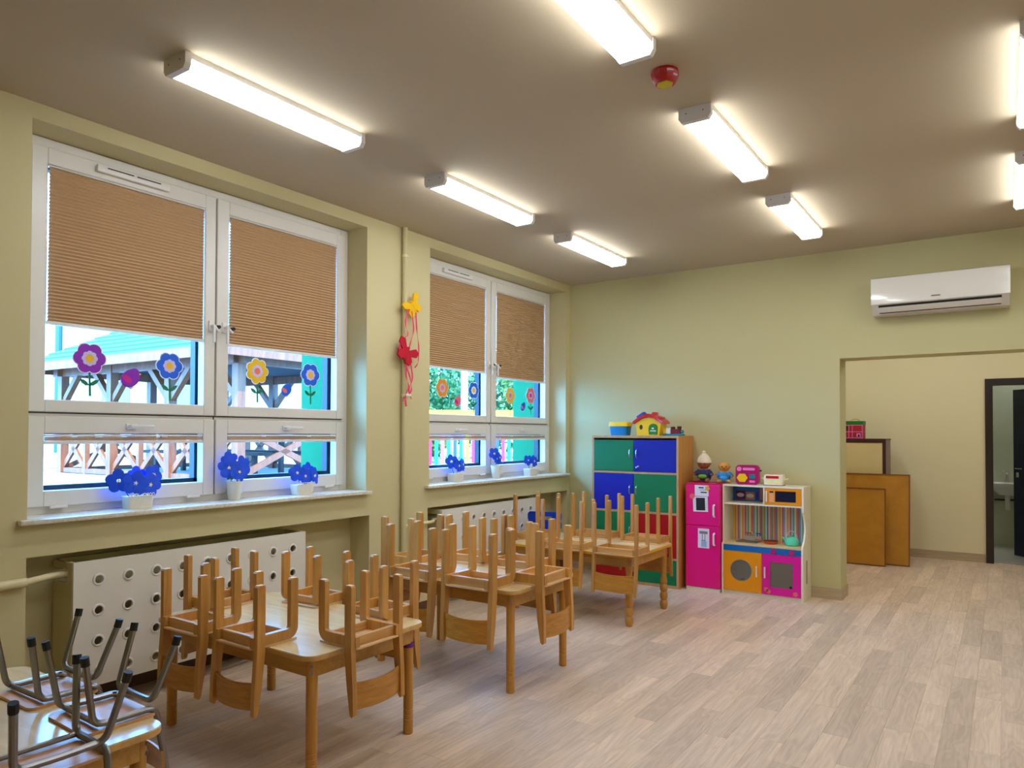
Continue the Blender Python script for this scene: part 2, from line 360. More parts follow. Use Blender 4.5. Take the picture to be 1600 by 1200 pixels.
# blinds
M_BLIND = P('pleated_brown_fabric', (198, 164, 126), .8, var=.04, scale=30)
def blind(dy, g0, g1, zb, label):
    t = thing('pleated_blind', label, 'blind', (0, dy, zb))
    n = int((2.945 - zb) / .0195); m = MB(); vs_ = []; fs_ = []; dz = (2.945 - zb) / (2 * n)
    for k in range(2 * n + 1):
        x = -.199 if k % 2 else -.211
        vs_ += [(x, g0 + .012, k * dz), (x, g1 - .002, k * dz)]
        if k: fs_.append((2 * k - 2, 2 * k - 1, 2 * k + 1, 2 * k))
    m.add(vs_, fs_); f = m.build('pleated_fabric', M_BLIND, t, smooth=False)
    MB().box(-.223, -.196, g0 + .004, g1 - .001, -.018, 0, .003).build('bottom_rail', M_PLASTIC, t)
    MB().box(-.223, -.197, g0 + .004, g1 - .001, 2.945 - zb, 2.953 - zb, .002).build('head_rail', M_PLASTIC, t)
    MB().tube([(-.19, g0 - .002, -.01), (-.19, g0 - .002, 2.945 - zb)], .0012, 5).build('cord', M_PLASTIC, t)
blind(0, 1.775, 2.705, 2.105, 'brown pleated blind lowered over the left pane of the nearer window')
blind(0, 2.88, 3.822, 2.097, 'brown pleated blind lowered over the right pane of the nearer window')
blind(3.06, 1.775, 2.705, 2.118, 'brown pleated blind lowered over the left pane of the far window')
blind(3.06, 2.88, 3.822, 2.085, 'brown pleated blind lowered over the right pane of the far window')
def rolled(dy, g0, g1, label):
    t = thing('raised_blind', label, 'blind', (0, dy, 1.447))
    m = MB()
    for k in range(4): m.box(-.223, -.199 - .003 * (k % 2), g0 + .012, g1 - .002, .008 + k * .0055, .0132 + k * .0055)
    m.build('folded_fabric', M_BLIND, t, smooth=False)
    MB().box(-.223, -.194, g0 + .004, g1 - .001, -.010, .007, .003).build('bottom_rail', M_PLASTIC, t)
    MB().box(-.223, -.194, g0 + .004, g1 - .001, .031, .042, .003).build('head_rail', M_PLASTIC, t)
    for f_ in (.3, .72): MB().box(-.194, -.188, g0 + (g1 - g0) * f_ - .02, g0 + (g1 - g0) * f_ + .02, .026, .036, .002).build('bracket', M_PLASTIC, t)
rolled(0, 1.775, 2.705, 'folded-up brown blind atop the lower left pane of the nearer window')
rolled(0, 2.88, 3.822, 'folded-up brown blind atop the lower right pane of the nearer window')
rolled(3.06, 1.775, 2.705, 'folded-up brown blind atop the lower left pane of the far window')
rolled(3.06, 2.88, 3.822, 'folded-up brown blind atop the lower right pane of the far window')

# ------------------------------------------------------------------ radiator covers
def radcover(y0, label, dz=0):
    t = thing('radiator_cover', label, 'radiator cover', (0, y0, dz), group=None)
    L, z0, z1, xf, xb = 1.52, .142, .815, .030, .012
    cols = [.13 + .16 * k for k in range(9)]; rows = [.218, .382, .546, .71]; r = .026; SG = 20
    m = MB()
    ys = [0] + [(a + b) / 2 for a, b in zip(cols, cols[1:])] + [L]; zs = [z0] + [(a + b) / 2 for a, b in zip(rows, rows[1:])] + [z1]
    for i, cy in enumerate(cols):
        for j, cz in enumerate(rows):
            a0, a1, b0, b1 = ys[i], ys[i + 1], zs[j], zs[j + 1]
            inner = []; outer = []
            for k in range(SG):
                an = 2 * PI * k / SG; c, s_ = math.cos(an), math.sin(an)
                inner.append((cy + r * c, cz + r * s_))
                tx = ((a1 - cy) / c if c > 1e-9 else (a0 - cy) / c if c < -1e-9 else 1e9); tz = ((b1 - cz) / s_ if s_ > 1e-9 else (b0 - cz) / s_ if s_ < -1e-9 else 1e9)
                tt = min(tx, tz); outer.append((cy + tt * c, cz + tt * s_))
            corners = {(a1, b1), (a0, b1), (a0, b0), (a1, b0)}
            for k in range(SG):
                k2 = (k + 1) % SG; o0, o1 = outer[k], outer[k2]; pts = [o0]
                for cn in corners:
                    an = math.atan2(cn[1] - cz, cn[0] - cy) % (2 * PI); lo = 2 * PI * k / SG; hi = 2 * PI * (k + 1) / SG
                    if lo + 1e-6 < an < hi - 1e-6: pts.append(cn)
                pts.append(o1)
                ring_ = [inner[k]] + pts + [inner[k2]]
                m.add([(xf, p[0], p[1]) for p in ring_], [tuple(range(len(ring_)))])
                m.add([(xf, *inner[k]), (xf, *inner[k2]), (xb, *inner[k2]), (xb, *inner[k])], [(0, 1, 2, 3)])
    m.box(xb, xf, 0, .0005, z0, z1); m.box(xb, xf, L - .0005, L, z0, z1); m.box(xb, xf, 0, L, z1 - .0005, z1); m.box(xb, xf, 0, L, z0, z0 + .0005)
    m.build('front_panel', M_WHITE, t, smooth=False)
    eye = MB().lathe([(r - .004, -.004), (r - .004, .004), (r, .006), (r + .006, .004), (r + .008, 0)], (0, 0, 0), 20, 'x', False).mesh('eyelet', M_PLASTIC)
    for cy in cols:
        for cz in rows: link('eyelet', eye, t, loc=(xf, cy, cz))
    for s in (0, 1):
        ya, yb = (0.0, .018) if s == 0 else (L - .018, L)
        p = MB(); p.box(-.03, xb - .0005, ya, yb, z0, z1, 0); p.box(-.195, -.03, ya, yb, z0 - .14 - dz, .70 if s == 0 else z1, 0)
        if s == 0: p.box(-.195, -.03, ya, yb, .775, z1 - .005, 0)
        p.build('side_panel', M_WALL, t, smooth=False)
    MB().box(-.20, -.17, .02, L - .02, z1 - .04, z1).build('rear_rail', M_WALL, t, smooth=False)
    return t
radcover(1.83, 'white perforated radiator cover below the nearer window')
radcover(4.83, 'white perforated radiator cover below the far window', .024)
def radiator(y0, label):
    t = thing('radiator', label, 'radiator', (0, y0, .12))
    me = MB().box(-.012, .012, -.028, .028, 0, .55, .006, 1).mesh('fin', M_WALL)
    for k in range(22): link('fin', me, t, loc=(-.11, .1 + k * .06, 0))
    MB().tube([(-.11, .06, .5), (-.11, 1.42, .5)], .014, 8).tube([(-.11, .06, .05), (-.11, 1.42, .05)], .014, 8).build('header_pipe', M_WALL, t)
radiator(1.85, 'cream ribbed radiator seen through the holes of the nearer cover')
radiator(4.85, 'cream ribbed radiator seen through the holes of the far cover')
M_PIPE = P('pipe_cream_paint', (226, 214, 170), .4)
t = thing('heating_pipe', 'cream heating pipe entering the radiator niche below the nearer window', 'pipe', (0, 0, .74))
MB().tube(arcpts([(.03, -1.2, .01), (.03, 1.60, .012), (-.05, 1.76, .012), (-.06, 1.9, .012)], .05), .017, 12).build('pipe', M_PIPE, t)
MB().tube([(.03, -1.2, .01), (.03, 1.61, .012)], .024, 12).build('sleeve', M_PIPE, t)
t = thing('heating_pipe', 'short cream branch pipe from the riser to the far radiator', 'pipe', (0, 0, .74))
MB().tube(arcpts([(.03, 4.36, .005), (.03, 4.72, .01), (-.05, 4.8, .01), (-.06, 4.92, .01)], .04), .014, 12).build('pipe', M_PIPE, t)
t = thing('riser_pipe', 'cream vertical riser pipe on the pier between the windows', 'pipe', (.03, 4.343, 0))
MB().tube([(0, 0, 0), (0, 0, H)], .021, 14).build('pipe', M_WALL, t)
for z in (1.81, .5, 2.95): MB().lathe([(.023, -.012), (.026, -.01), (.026, .01), (.023, .012)], (0, 0, z), 14, 'z', False).box(-.03, 0, -.008, .008, z - .008, z + .008).build('clamp', M_PIPE, t)

# ------------------------------------------------------------------ ceiling lights
M_DIFF = EMIT('lamp_diffuser', (.92, .97, 1.03), LAMP)
M_LAMPW = P('lamp_housing', (222, 218, 214), .4, var=.01)
def make_lamp():
    t = thing('ceiling_light', '', 'light')
    L, w = 1.08, .172
    MB().box(-w / 2 + .006, w / 2 - .006, .004, L - .004, -.028, 0).build('housing', M_LAMPW, t, smooth=False)
    pr = [(-w / 2 + .004, -.0285), (-w / 2 + .002, -.050), (-w / 2 + .018, -.070), (-.0, -.073), (w / 2 - .018, -.070), (w / 2 - .002, -.050), (w / 2 - .004, -.0285)]
    MB().prism(pr, .0305, L - .0305, 'xz').build('diffuser', M_DIFF, t, smooth=False)
    pc = [(-w / 2, 0), (-w / 2, -.052), (-w / 2 + .016, -.075), (w / 2 - .016, -.075), (w / 2, -.052), (w / 2, 0)]
    for a, b in ((0, .03), (L - .03, L)):
        e = MB().prism(pc, a, b, 'xz').build('end_cap', M_LAMPW, t, smooth=False)
        for sx in (-.045, .045):
            yy = a if a == 0 else b
            MB().lathe([(.004, yy - .0015), (.004, yy + .0015)], (sx, 0, -.03), 8, 'y').build('screw', M_STEEL, e)
    return t
LX = (1.02, 2.765, 4.215); LY = (1.775, 3.55, 5.19)
coln = ('nearest the windows', 'in the middle column', 'at the right'); rown = ('in the nearest row', 'in the second row', 'in the row by the far wall')
proto = None
for j, y in enumerate(LY):
    for i, x in enumerate(LX):
        lab = 'strip ceiling light %s, %s' % (coln[i], rown[j])
        if proto is None: proto = make_lamp(); o = proto; o.location = (x, y, H); o['label'] = lab
        else: o = dup(proto, (x, y, H), (0, 0, 0), lab)
        o['group'] = 'strip lights on the classroom ceiling'
o = dup(proto, (4.6, 8.1, H), (0, 0, 0), 'white strip ceiling light of the annex beyond the wall opening')
del o['group']
o = dup(proto, (2.2, 8.1, H), (0, 0, 0), 'added unseen strip light brightening the annex above the leaning boards')  # extra lamp, added out of sight to brighten the annex
del o['group']
o = dup(proto, (3.4, 8.1, H), (0, 0, 0), 'added unseen strip light brightening the middle of the annex')  # another unseen lamp, added for more light on the annex walls
del o['group']
o = dup(proto, (4.3, 10.9, H), (0, 0, 0), 'white strip ceiling light of the washroom behind the dark door')
del o['group']
t = thing('fire_detector', 'red round fire detector with a yellow face on the ceiling', 'detector', (2.776, 3.136, H))
M_RED = P('red_plastic', (176, 14, 12), .35, coat=.3); M_YELLOWF = P('yellow_label', (200, 180, 20), .5)
MB().lathe([(.062, 0), (.066, -.012), (.062, -.03), (.05, -.055), (.044, -.06)], seg=12).build('body', M_RED, t, ang=25)
MB().lathe([(.040, -.0605), (.038, -.064), (0, -.065)], seg=6).build('face', M_YELLOWF, t)

# ------------------------------------------------------------------ air conditioner
t = thing('air_conditioner', 'white wall-mounted split air conditioner above the opening', 'air conditioner', (3.615, D, 2.52))
M_AC = P('ac_gloss_white', (226, 220, 208), .12, var=.01, coat=.4); M_ACB = P('ac_shell', (214, 206, 192), .35, var=.01)
pr = [(0, .02), (0, .345), (-.10, .35), (-.19, .335), (-.215, .28), (-.205, .095), (-.19, .085), (-.13, .02)]
MB().prism(pr, -.492, .492, 'yz').build('body', M_ACB, t)
b = MB(); fr = [(-.10, .352), (-.185, .340), (-.218, .325), (-.226, .28), (-.218, .105), (-.206, .098)]
bk = [(a + .012, z) for a, z in fr[::-1]]; b.prism(fr + bk, -.496, .496, 'yz').build('front_cover', M_AC, t)
MB().prism([(-.207, .096), (-.196, .074), (-.18, .08), (-.19, .1)], -.44, .44, 'yz').build('outlet', M_BLACK, t, smooth=False)
MB().prism([(-.203, .074), (-.166, .035), (-.158, .04), (-.195, .08)], -.438, .438, 'yz').build('louver', M_ACB, t)
MB().prism([(-.168, .036), (-.162, .030), (-.15, .036), (-.156, .042)], -.436, .436, 'yz').build('outlet_slot', M_BLACK, t, smooth=False)
MB().box(-.045, .02, -.2265, -.2215, .135, .143).build('maker_mark', P('grey_print', (120, 116, 108), .5), t, smooth=False)

# ------------------------------------------------------------------ tables
TAPE_P = P('purple_tape', (98, 20, 130), .5); TAPE_Y = P('yellow_tape', (225, 205, 30), .5)
def table(name, label, x0, x1, y0, y1, z, legkind, tape=None, edge=None):
    cx, cy = (x0 + x1) / 2, (y0 + y1) / 2; hx, hy = (x1 - x0) / 2, (y1 - y0) / 2
    t = thing(name, label, 'table', (cx, cy, 0))
    m = MB(); po = rrect(-hx, hx, -hy, hy, .07, 6); inn = rrect(-hx + .003, hx - .003, -hy + .003, hy - .003, .067, 6)
    m.prism(po, z - .022, z - .003); tp = MB().prism(inn, z - .003, z)
    tp.build('tabletop', M_TOP, t); m.build('tabletop_edge', edge or M_EDGE, t)
    ix, iy = hx - .075, hy - .075
    for s in (-1, 1):
        MB().box(-ix, ix, s * (iy + .022) - .011, s * (iy + .022) + .011, z - .102, z - .022, .002).build('apron', M_APRON, t)
        MB().box(s * (ix + .022) - .011, s * (ix + .022) + .011, -iy, iy, z - .102, z - .022, .002).build('apron', M_APRON, t)
    for sx in (-1, 1):
        for sy in (-1, 1):
            lx, ly = sx * (ix + .008), sy * (iy + .008); m = MB()
            if legkind == 'grooved':
                pr = [(.022, 0), (.0245, .004)]
                for zz in (.075, .10, .125): pr += [(.0245, zz - .003), (.022, zz), (.0245, zz + .003)]
                pr += [(.0248, .2), (.0248, z - .024)]
            else:
                pr = [(.022, 0), (.027, .006)]
                for k in range(3):
                    b0 = .012 + k * .068; pr += [(.024, b0), (.0315, b0 + .014), (.0335, b0 + .034), (.0315, b0 + .054), (.0235, b0 + .067)]
                pr += [(.029, .225), (.031, .245), (.025, .265), (.022, .29), (.025, .40), (.028, z - .12), (.028, z - .024)]
            m.lathe(pr, (lx, ly, 0), 20); lg = m.build('leg', M_LEG, t, ang=30)
            for dz in (.045, .075):
                d = Vector((sx, sy, 0)).normalized(); c = Vector((lx, ly, z - dz - .01)) + d * (.0255 if legkind == 'grooved' else .031)
                MB().tube([c - d * .006, c + d * .003], .008, 10).build('bolt', M_STEEL, lg)
            if tape and tape[0] == (sx, sy):
                MB().lathe([(.025, tape[2] - .015), (.0258, tape[2] - .014), (.0258, tape[2] + .014), (.025, tape[2] + .015)], (lx, ly, 0), 20).build('tape_band', tape[1], lg)
    return t
ZB, ZC, ZD, ZA = .555, .60, .563, .56
table('low_table', 'maple table with a purple taped leg, in front of the nearer radiator cover', .445, 1.655, 2.03, 2.775, ZB, 'grooved', ((1, 1), TAPE_P, .445))
table('low_table', 'maple table with a yellow taped leg, second from the camera side', .585, 1.755, 3.40, 4.135, ZC, 'grooved', ((-1, -1), TAPE_Y, .46))
M_YEDGE = P('yellow_edge_band', (222, 164, 24), .4)
table('low_table', 'rear table with yellow edging and turned bulbous legs by the cabinet', .50, 1.70, 5.12, 5.945, ZD, 'turned', edge=M_YEDGE)
table('low_table', 'table at the bottom left corner carrying steel-legged chairs', .77, 1.84, .56, 1.308, ZA, 'grooved')

# ------------------------------------------------------------------ wooden chairs (upright model, back towards -y)
def wood_chair(s=1.0, wr=.30, wf=.253, dp=.195, hs=.28, ht=.565, th=.025, lw=.041, style=0):
    wr, wf, dp, hs, ht, th, lw = [v * s for v in (wr, wf, dp, hs, ht, th, lw)]
    t = thing('wooden_chair', '', 'chair'); yf, yr = dp / 2, -dp / 2; pt = .009 * s; zs = hs - pt; rh = .046 * s; ro = (.05 if style == 0 else .02) * s; ri = .012 * s
    for sx in (-1, 1):
        o = yf + lw / 2; i_ = yf - lw / 2; yb = yr - lw / 2 - .004
        poly = [(i_ + lw * .12, 0), (o - lw * .12, 0), (o, .006)]
        for k in range(7):
            a = PI / 2 * k / 6; poly.append((o - ro + ro * math.cos(a), zs - ro + ro * math.sin(a)))
        poly += [(yb, zs), (yb, zs - rh)]
        for k in range(4):
            a = PI / 2 * (1 - k / 3); poly.append((i_ - ri + ri * math.cos(a), zs - rh - ri + ri * math.sin(a)))
        poly += [(i_, .006)]
        xc = sx * wf / 2; fl_ = MB().prism(poly, xc - th / 2, xc + th / 2, 'yz').build('front_leg', M_CHAIR, t, ang=30)
        MB().box(xc - th * .46, xc + th * .46, i_ + lw * .14, o - lw * .14, -.0025, .0, .0008).build('leg_end', M_ENDG, fl_)
        xc = sx * wr / 2; w2 = lw / 2; k_ = ht - hs
        poly = [(yr - w2 * .8, 0), (yr + w2 * .8, 0), (yr + w2, .006), (yr + w2, hs + .02), (yr + w2 * .75 - .012, hs + k_ * .6), (yr + w2 * .35 - .022, ht - .012), (yr - .025, ht), (yr - w2 * .55 - .024, ht - .008), (yr - w2 * 1.0 - .012, hs + k_ * .6), (yr - w2, hs), (yr - w2, .006)]
        rl_ = MB().prism(poly, xc - th / 2, xc + th / 2, 'yz').build('rear_leg', M_CHAIR, t, ang=30)
        MB().box(xc - th * .46, xc + th * .46, yr - w2 * .75, yr + w2 * .75, -.0025, .0, .0008).build('leg_end', M_ENDG, rl_)
    hw = wf / 2 - th / 2
    MB().box(-hw, hw, yf - .030 * s, yf - .010 * s, zs - rh * .85, zs, .002).build('front_rail', M_CHAIRX, t)
    MB().box(-hw, hw, yr - .008 * s, yr + .012 * s, zs - rh * .95, zs, .002).build('rear_rail', M_CHAIRX, t)
    po = rrect(-wf / 2 - th / 2, wf / 2 + th / 2, yr - lw / 2 - .006 * s, yf + lw / 2 + .004 * s, .02 * s, 4)
    MB().prism(po, zs + .0003, hs).build('seat', M_SEATU, t)
    # backrest, bowed
    bw = wr / 2 - th / 2; z1 = ht - .028 * s; bh = (.118 if style == 0 else .135) * s; N = 10; vs_ = []; fs_ = []
    for k in range(N + 1):
        u = -1 + 2 * k / N; y = yr - .018 * s - .020 * s * (1 - u * u); dip = .009 * s * (1 - u * u)
        for yy in (y - .005, y + .005):
            vs_ += [(u * bw, yy, z1 - bh + dip), (u * bw, yy, z1 + dip * .6)]
    for k in range(N):
        a = k * 4; b = a + 4
        fs_ += [(a, a + 1, b + 1, b), (a + 2, b + 2, b + 3, a + 3), (a + 1, a + 3, b + 3, b + 1), (a, b, b + 2, a + 2)]
    fs_ += [(0, 2, 3, 1), (N * 4, N * 4 + 1, N * 4 + 3, N * 4 + 2)]
    MB().add(vs_, fs_).build('backrest', M_PLY, t, ang=40)
    t['hs'] = hs; t['dp'] = dp / 2
    return t
def put(proto, used, x, y, ztab, back, label, group, jit=0):
    """upside down on a table: seat on the top, back hanging towards 'back'"""
    rz = {'+y': 0, '-y': PI, '+x': -PI / 2, '-x': PI / 2}[back] + jit
    loc = (x, y, ztab + proto['hs'] + .0006); rot = (PI, 0, rz)
    if not used: proto.location = loc; proto.rotation_euler = rot; proto['label'] = label; proto['group'] = group; used.append(1); return proto
    return dup(proto, loc, rot, label, group)
cb = wood_chair(); ub = []; GB = 'wooden chairs upturned on the front table'
q = .097
put(cb, ub, 1.235, 1.98 + q, ZB, '-y', 'upturned wooden chair on the front table, near edge, closer to its bare corner', GB)
put(cb, ub, .83, 1.965 + q, ZB, '-y', 'upturned wooden chair on the front table, near edge, closer to the radiator cover', GB, .02)
put(cb, ub, 1.705 - q, 2.355, ZB, '+x', 'upturned wooden chair on the front table, aisle end beside the purple taped leg', GB)
put(cb, ub, 1.37, 2.825 - q, ZB, '+y', 'upturned wooden chair on the front table, far edge, aisle half', GB, -.03)
put(cb, ub, .86, 2.825 - q, ZB, '+y', 'upturned wooden chair on the front table, far edge, window half', GB, .03)
put(cb, ub, .395 + q, 2.40, ZB, '-x', 'upturned wooden chair on the front table, end against the radiator cover', GB, .05)
cc = wood_chair(1.16); uc = []; GC = 'wooden chairs upturned on the middle table'; q = .113
put(cc, uc, 1.476, 3.343 + q, ZC, '-y', 'upturned wooden chair on the middle table, near edge, closer to the aisle', GC)
put(cc, uc, 1.022, 3.345 + q, ZC, '-y', 'upturned wooden chair on the middle table, near edge, closer to the yellow taped leg', GC)
put(cc, uc, 1.80 - q, 3.768, ZC, '+x', 'upturned wooden chair on the middle table, aisle end', GC, .03)
put(cc, uc, 1.36, 4.185 - q, ZC, '+y', 'upturned wooden chair on the middle table, far edge, aisle half', GC, -.04)
put(cc, uc, .965, 4.19 - q, ZC, '+y', 'upturned wooden chair on the middle table, far edge, window half', GC)
put(cc, uc, .535 + q, 3.79, ZC, '-x', 'upturned wooden chair on the middle table, end towards the riser pipe', GC, -.03)
cdc = wood_chair(1.0, wr=.36, wf=.334, dp=.235, hs=.395, ht=.70, th=.022, lw=.030, style=1); ud = []; GD = 'wooden chairs upturned on the rear table'; q = .118
put(cdc, ud, 1.565, 5.075 + q, ZD, '-y', 'upturned wooden chair on the rear table, near edge, at the yellow-edged end', GD)
put(cdc, ud, 1.085, 5.075 + q, ZD, '-y', 'upturned wooden chair on the rear table, near edge, window half', GD, .02)
put(cdc, ud, 1.47, 5.985 - q, ZD, '+y', 'upturned wooden chair on the rear table, far edge, in front of the red cabinet door', GD)
put(cdc, ud, .98, 5.985 - q, ZD, '+y', 'upturned wooden chair on the rear table, far edge, window half', GD, .03)
put(cdc, ud, .455 + q, 5.52, ZD, '-x', 'upturned wooden chair on the rear table, end towards the radiator cover', GD, -.04)

# ------------------------------------------------------------------ steel chairs
def steel_chair():
    t = thing('steel_leg_chair', '', 'chair'); hs = .245; r = .0108
    for sx in (-1, 1):
        m = MB().tube(arcpts([(sx * .140, .135, .006), (sx * .122, .100, .222), (sx * .120, -.098, .222), (sx * .116, -.112, .30), (sx * .114, -.14, .445)], .035), r, 10)
        m.build('side_tube', M_STEEL, t)
        MB().tube([(sx * .1408, .1366, -.004), (sx * .1385, .132, .024)], .0128, 10).build('rubber_foot', M_BLACK, t)
        MB().tube([(sx * .1468, -.158, -.004), (sx * .1435, -.151, .024)], .0128, 10).build('rubber_foot', M_BLACK, t)
    MB().tube(arcpts([(-.146, -.156, .006), (-.118, -.088, .20), (0, -.088, .203), (.118, -.088, .20), (.146, -.156, .006)], .03), r, 10).build('rear_leg_tube', M_STEEL, t)
    MB().tube([(-.12, .085, .222), (.12, .085, .222)], r * .8, 8).build('crossbar', M_STEEL, t)
    MB().prism(rrect(-.14, .14, -.098, .135, .03, 5), hs - .009, hs).build('seat', M_DSEAT, t)
    N = 10; vs_ = []; fs_ = []
    for k in range(N + 1):
        u = -1 + 2 * k / N; y = -.118 - .02 * (1 - u * u)
        for yy in (y - .004, y + .004): vs_ += [(u * .135, yy + .004, .375), (u * .13, yy - .012, .465)]
    for k in range(N):
        a = k * 4; b = a + 4; fs_ += [(a, a + 1, b + 1, b), (a + 2, b + 2, b + 3, a + 3), (a + 1, a + 3, b + 3, b + 1), (a, b, b + 2, a + 2)]
    fs_ += [(0, 2, 3, 1), (N * 4, N * 4 + 1, N * 4 + 3, N * 4 + 2)]
    MB().add(vs_, fs_).build('backrest', M_PLY, t, ang=40)
    t['hs'] = hs; return t
cs = steel_chair(); us = []; GS = 'steel-legged chairs upturned on the corner table'
put(cs, us, 1.592, 1.236, ZA, '+y', 'upturned steel-legged chair with plywood seat at the far corner of the left table', GS, -.03)
put(cs, us, 1.215, 1.230, ZA, '+y', 'upturned steel-legged chair on the left table, closest to the radiator niche', GS, .02)
put(cs, us, 1.815, .956, ZA, '+x', 'upturned steel-legged chair at the bottom left of the photo, closest to the camera', GS)

# blue plastic chair standing behind the rear table
t = thing('plastic_chair', 'blue plastic chair standing on the floor behind the rear table by the radiator cover', 'chair', (.27, 6.19, 0), (0, 0, math.radians(20)))
M_BLUE = P('blue_plastic', (8, 62, 196), .35)
po = rrect(-.17, .17, .56, .735, .04, 5); sl = rrect(-.07, .07, .655, .69, .012, 4)
m = MB(); m.prism(rrect(-.17, .17, .56, .655, .03, 4), -.16, -.148, 'xz'); m.prism(rrect(-.17, -.07, .64, .735, .03, 4), -.16, -.148, 'xz'); m.prism(rrect(.07, .17, .64, .735, .03, 4), -.16, -.148, 'xz'); m.box(-.15, .15, -.16, -.148, .69, .735)
m.build('backrest', M_BLUE, t); MB().prism(rrect(-.17, .17, -.15, .17, .04, 5), .37, .385).build('seat', M_BLUE, t)
for sx in (-1, 1):
    MB().tube([(sx * .15, .15, 0), (sx * .13, .12, .37)], .011, 10).build('front_leg', M_STEEL, t)
    MB().tube(arcpts([(sx * .15, -.2, 0), (sx * .13, -.14, .36), (sx * .13, -.172, .60)], .05), .011, 10).build('rear_leg', M_STEEL, t)

# ------------------------------------------------------------------ colourful cabinet
GREEN = P('green_laminate', (0, 118, 70), .35, var=.05, scale=3); BLUEL = P('blue_laminate', (6, 20, 158), .35, var=.05, scale=3); REDL = P('red_laminate', (172, 6, 12), .35, var=.05, scale=3)
t = thing('storage_cabinet', 'tall beech cabinet with green, blue and red doors in the corner', 'cabinet', (.51, 6.68, 0))
WC, HC, DC = .943, 1.487, .405
for xa in (0, WC - .022): MB().box(xa, xa + .022, .012, DC, 0, HC).build('side_panel', M_CABW, t, smooth=False)
m = MB(); m.box(.022, WC - .022, .012, DC, HC - .024, HC); m.box(.022, WC - .022, .02, DC, 0, .03); m.box(.022, WC - .022, DC - .01, DC, .03, HC - .024)
for z in (.282, .722, 1.113): m.box(.022, WC - .022, .012, DC, z - .009, z + .011)
m.build('shelf_frame', M_CABE, t, smooth=False)
m = MB(); m.box(0, .022, 0, .0118, 0, HC); m.box(WC - .022, WC, 0, .0118, 0, HC); m.box(.022, WC - .022, 0, .0118, HC - .024, HC)
for z in (.282, .722, 1.113): m.box(.022, WC - .022, 0, .0118, z - .009, z + .011)
m.box(.022, WC - .022, 0, .0118, 0, .03); m.build('edge_strip', M_CABE, t, smooth=False)
rows = [(.034, .270, REDL, GREEN), (.296, .710, GREEN, REDL), (.736, 1.101, BLUEL, GREEN), (1.127, 1.443, GREEN, BLUEL)]
for z0, z1, cl, cr in rows:
    for s, (xa, xb, c) in enumerate(((.024, WC / 2 - .002, cl), (WC / 2 + .002, WC - .024, cr))):
        d = MB().box(xa, xb, -.003, .011, z0, z1, .002).build('door', c, t)
        hx = xb - .035 if s == 0 else xa + .035; hz = z0 + (z1 - z0) * .56
        MB().tube(arcpts([(hx, -.002, hz - .05), (hx, -.024, hz - .035), (hx, -.028, hz), (hx, -.024, hz + .035), (hx, -.002, hz + .05)], .03), .005, 8).build('handle', M_CHROME, d)
        if s == 1 and z0 < 1.2: MB().lathe([(.010, -.003), (.010, -.008), (.008, -.009)], (xa + .03, 0, z0 + .04), 10, 'y').build('lock', M_CHROME, d)
        if s == 1 and z0 > 1.1: MB().lathe([(.010, -.003), (.010, -.008), (.008, -.009)], (xa + .05, 0, z0 + .05), 10, 'y').build('lock', M_CHROME, d)

# toys on cabinet
ZT = HC + .0005
t = thing('toy_tub', 'blue plastic tub with a yellow lid on top of the cabinet', 'tub', (.748, 6.86, ZT))
M_TB = P('tub_blue', (20, 130, 196), .3); M_TY = P('toy_yellow', (246, 200, 20), .35); M_TR = P('toy_red', (200, 12, 18), .3, coat=.3); M_TG = P('toy_green', (30, 120, 30), .4)
def loft(profs):
    n = len(profs[0]); m = MB(); vs_ = []; fs_ = []
    for p in profs: vs_ += p
    for i in range(len(profs) - 1):
        for k in range(n): a, b = i * n + k, i * n + (k + 1) % n; fs_.append((a, b, b + n, a + n))
    fs_.append(tuple(range(n - 1, -1, -1))); fs_.append(tuple((len(profs) - 1) * n + k for k in range(n))); return m.add(vs_, fs_)
def rr3(hx, hy, r, z): return [(a, b, z) for a, b in rrect(-hx, hx, -hy, hy, r, 4)]
loft([rr3(.092, .062, .025, 0), rr3(.103, .072, .03, .10)]).build('tub', M_TB, t)
loft([rr3(.104, .073, .03, .094), rr3(.112, .08, .03, .094), rr3(.112, .08, .03, .112), rr3(.105, .075, .03, .138), rr3(.09, .06, .03, .142)]).build('lid', M_TY, t)
t = thing('toy_house', 'yellow toy house with a red roof and green door on the cabinet', 'toy', (1.09, 6.86, ZT))
prof = [(-.118, .0), (.118, .0), (.138, .125), (.125, .135), (.06, .175), (0, .185), (-.06, .175), (-.125, .135), (-.138, .125)]
MB().prism(prof, -.075, .075, 'xz').build('walls', M_TY, t)
rp = [(-.168, .118), (-.16, .145), (-.07, .205), (0, .222), (.07, .205), (.16, .145), (.168, .118), (.14, .126), (.06, .178), (0, .187), (-.06, .178), (-.14, .126)]
MB().prism(rp, -.095, .095, 'xz').build('roof', M_TR, t, ang=50)
MB().box(.02, .07, -.03, .03, .19, .238, .006).build('chimney', M_TR, t); MB().box(.09, .135, -.05, .05, .165, .19, .006).build('roof_block', M_TR, t)
MB().bar((-.125, -.04, .186), (-.05, -.04, .232), .06, .02).build('roof_flap', M_BLUE, t)
dp_ = [(.012, .012)] + [(.1, .012), (.104, .07)] + [(.058 + .046 * math.cos(a), .085 + .035 * math.sin(a)) for a in [PI * k / 8 for k in range(9)]] + [(.008, .07)]
d = MB().prism(dp_, -.083, -.0755, 'xz').build('door', M_TG, t); MB().box(.026, .09, -.085, -.0832, .042, .052).box(.044, .066, -.085, -.0832, .064, .08).build('door_emblem', M_PLASTIC, d, smooth=False)
MB().prism([(-.075 + .018 * math.cos(a), .085 + .026 * math.sin(a)) for a in [2 * PI * k / 8 for k in range(8)]], -.078, -.0755, 'xz').build('window', M_HOLE, t)
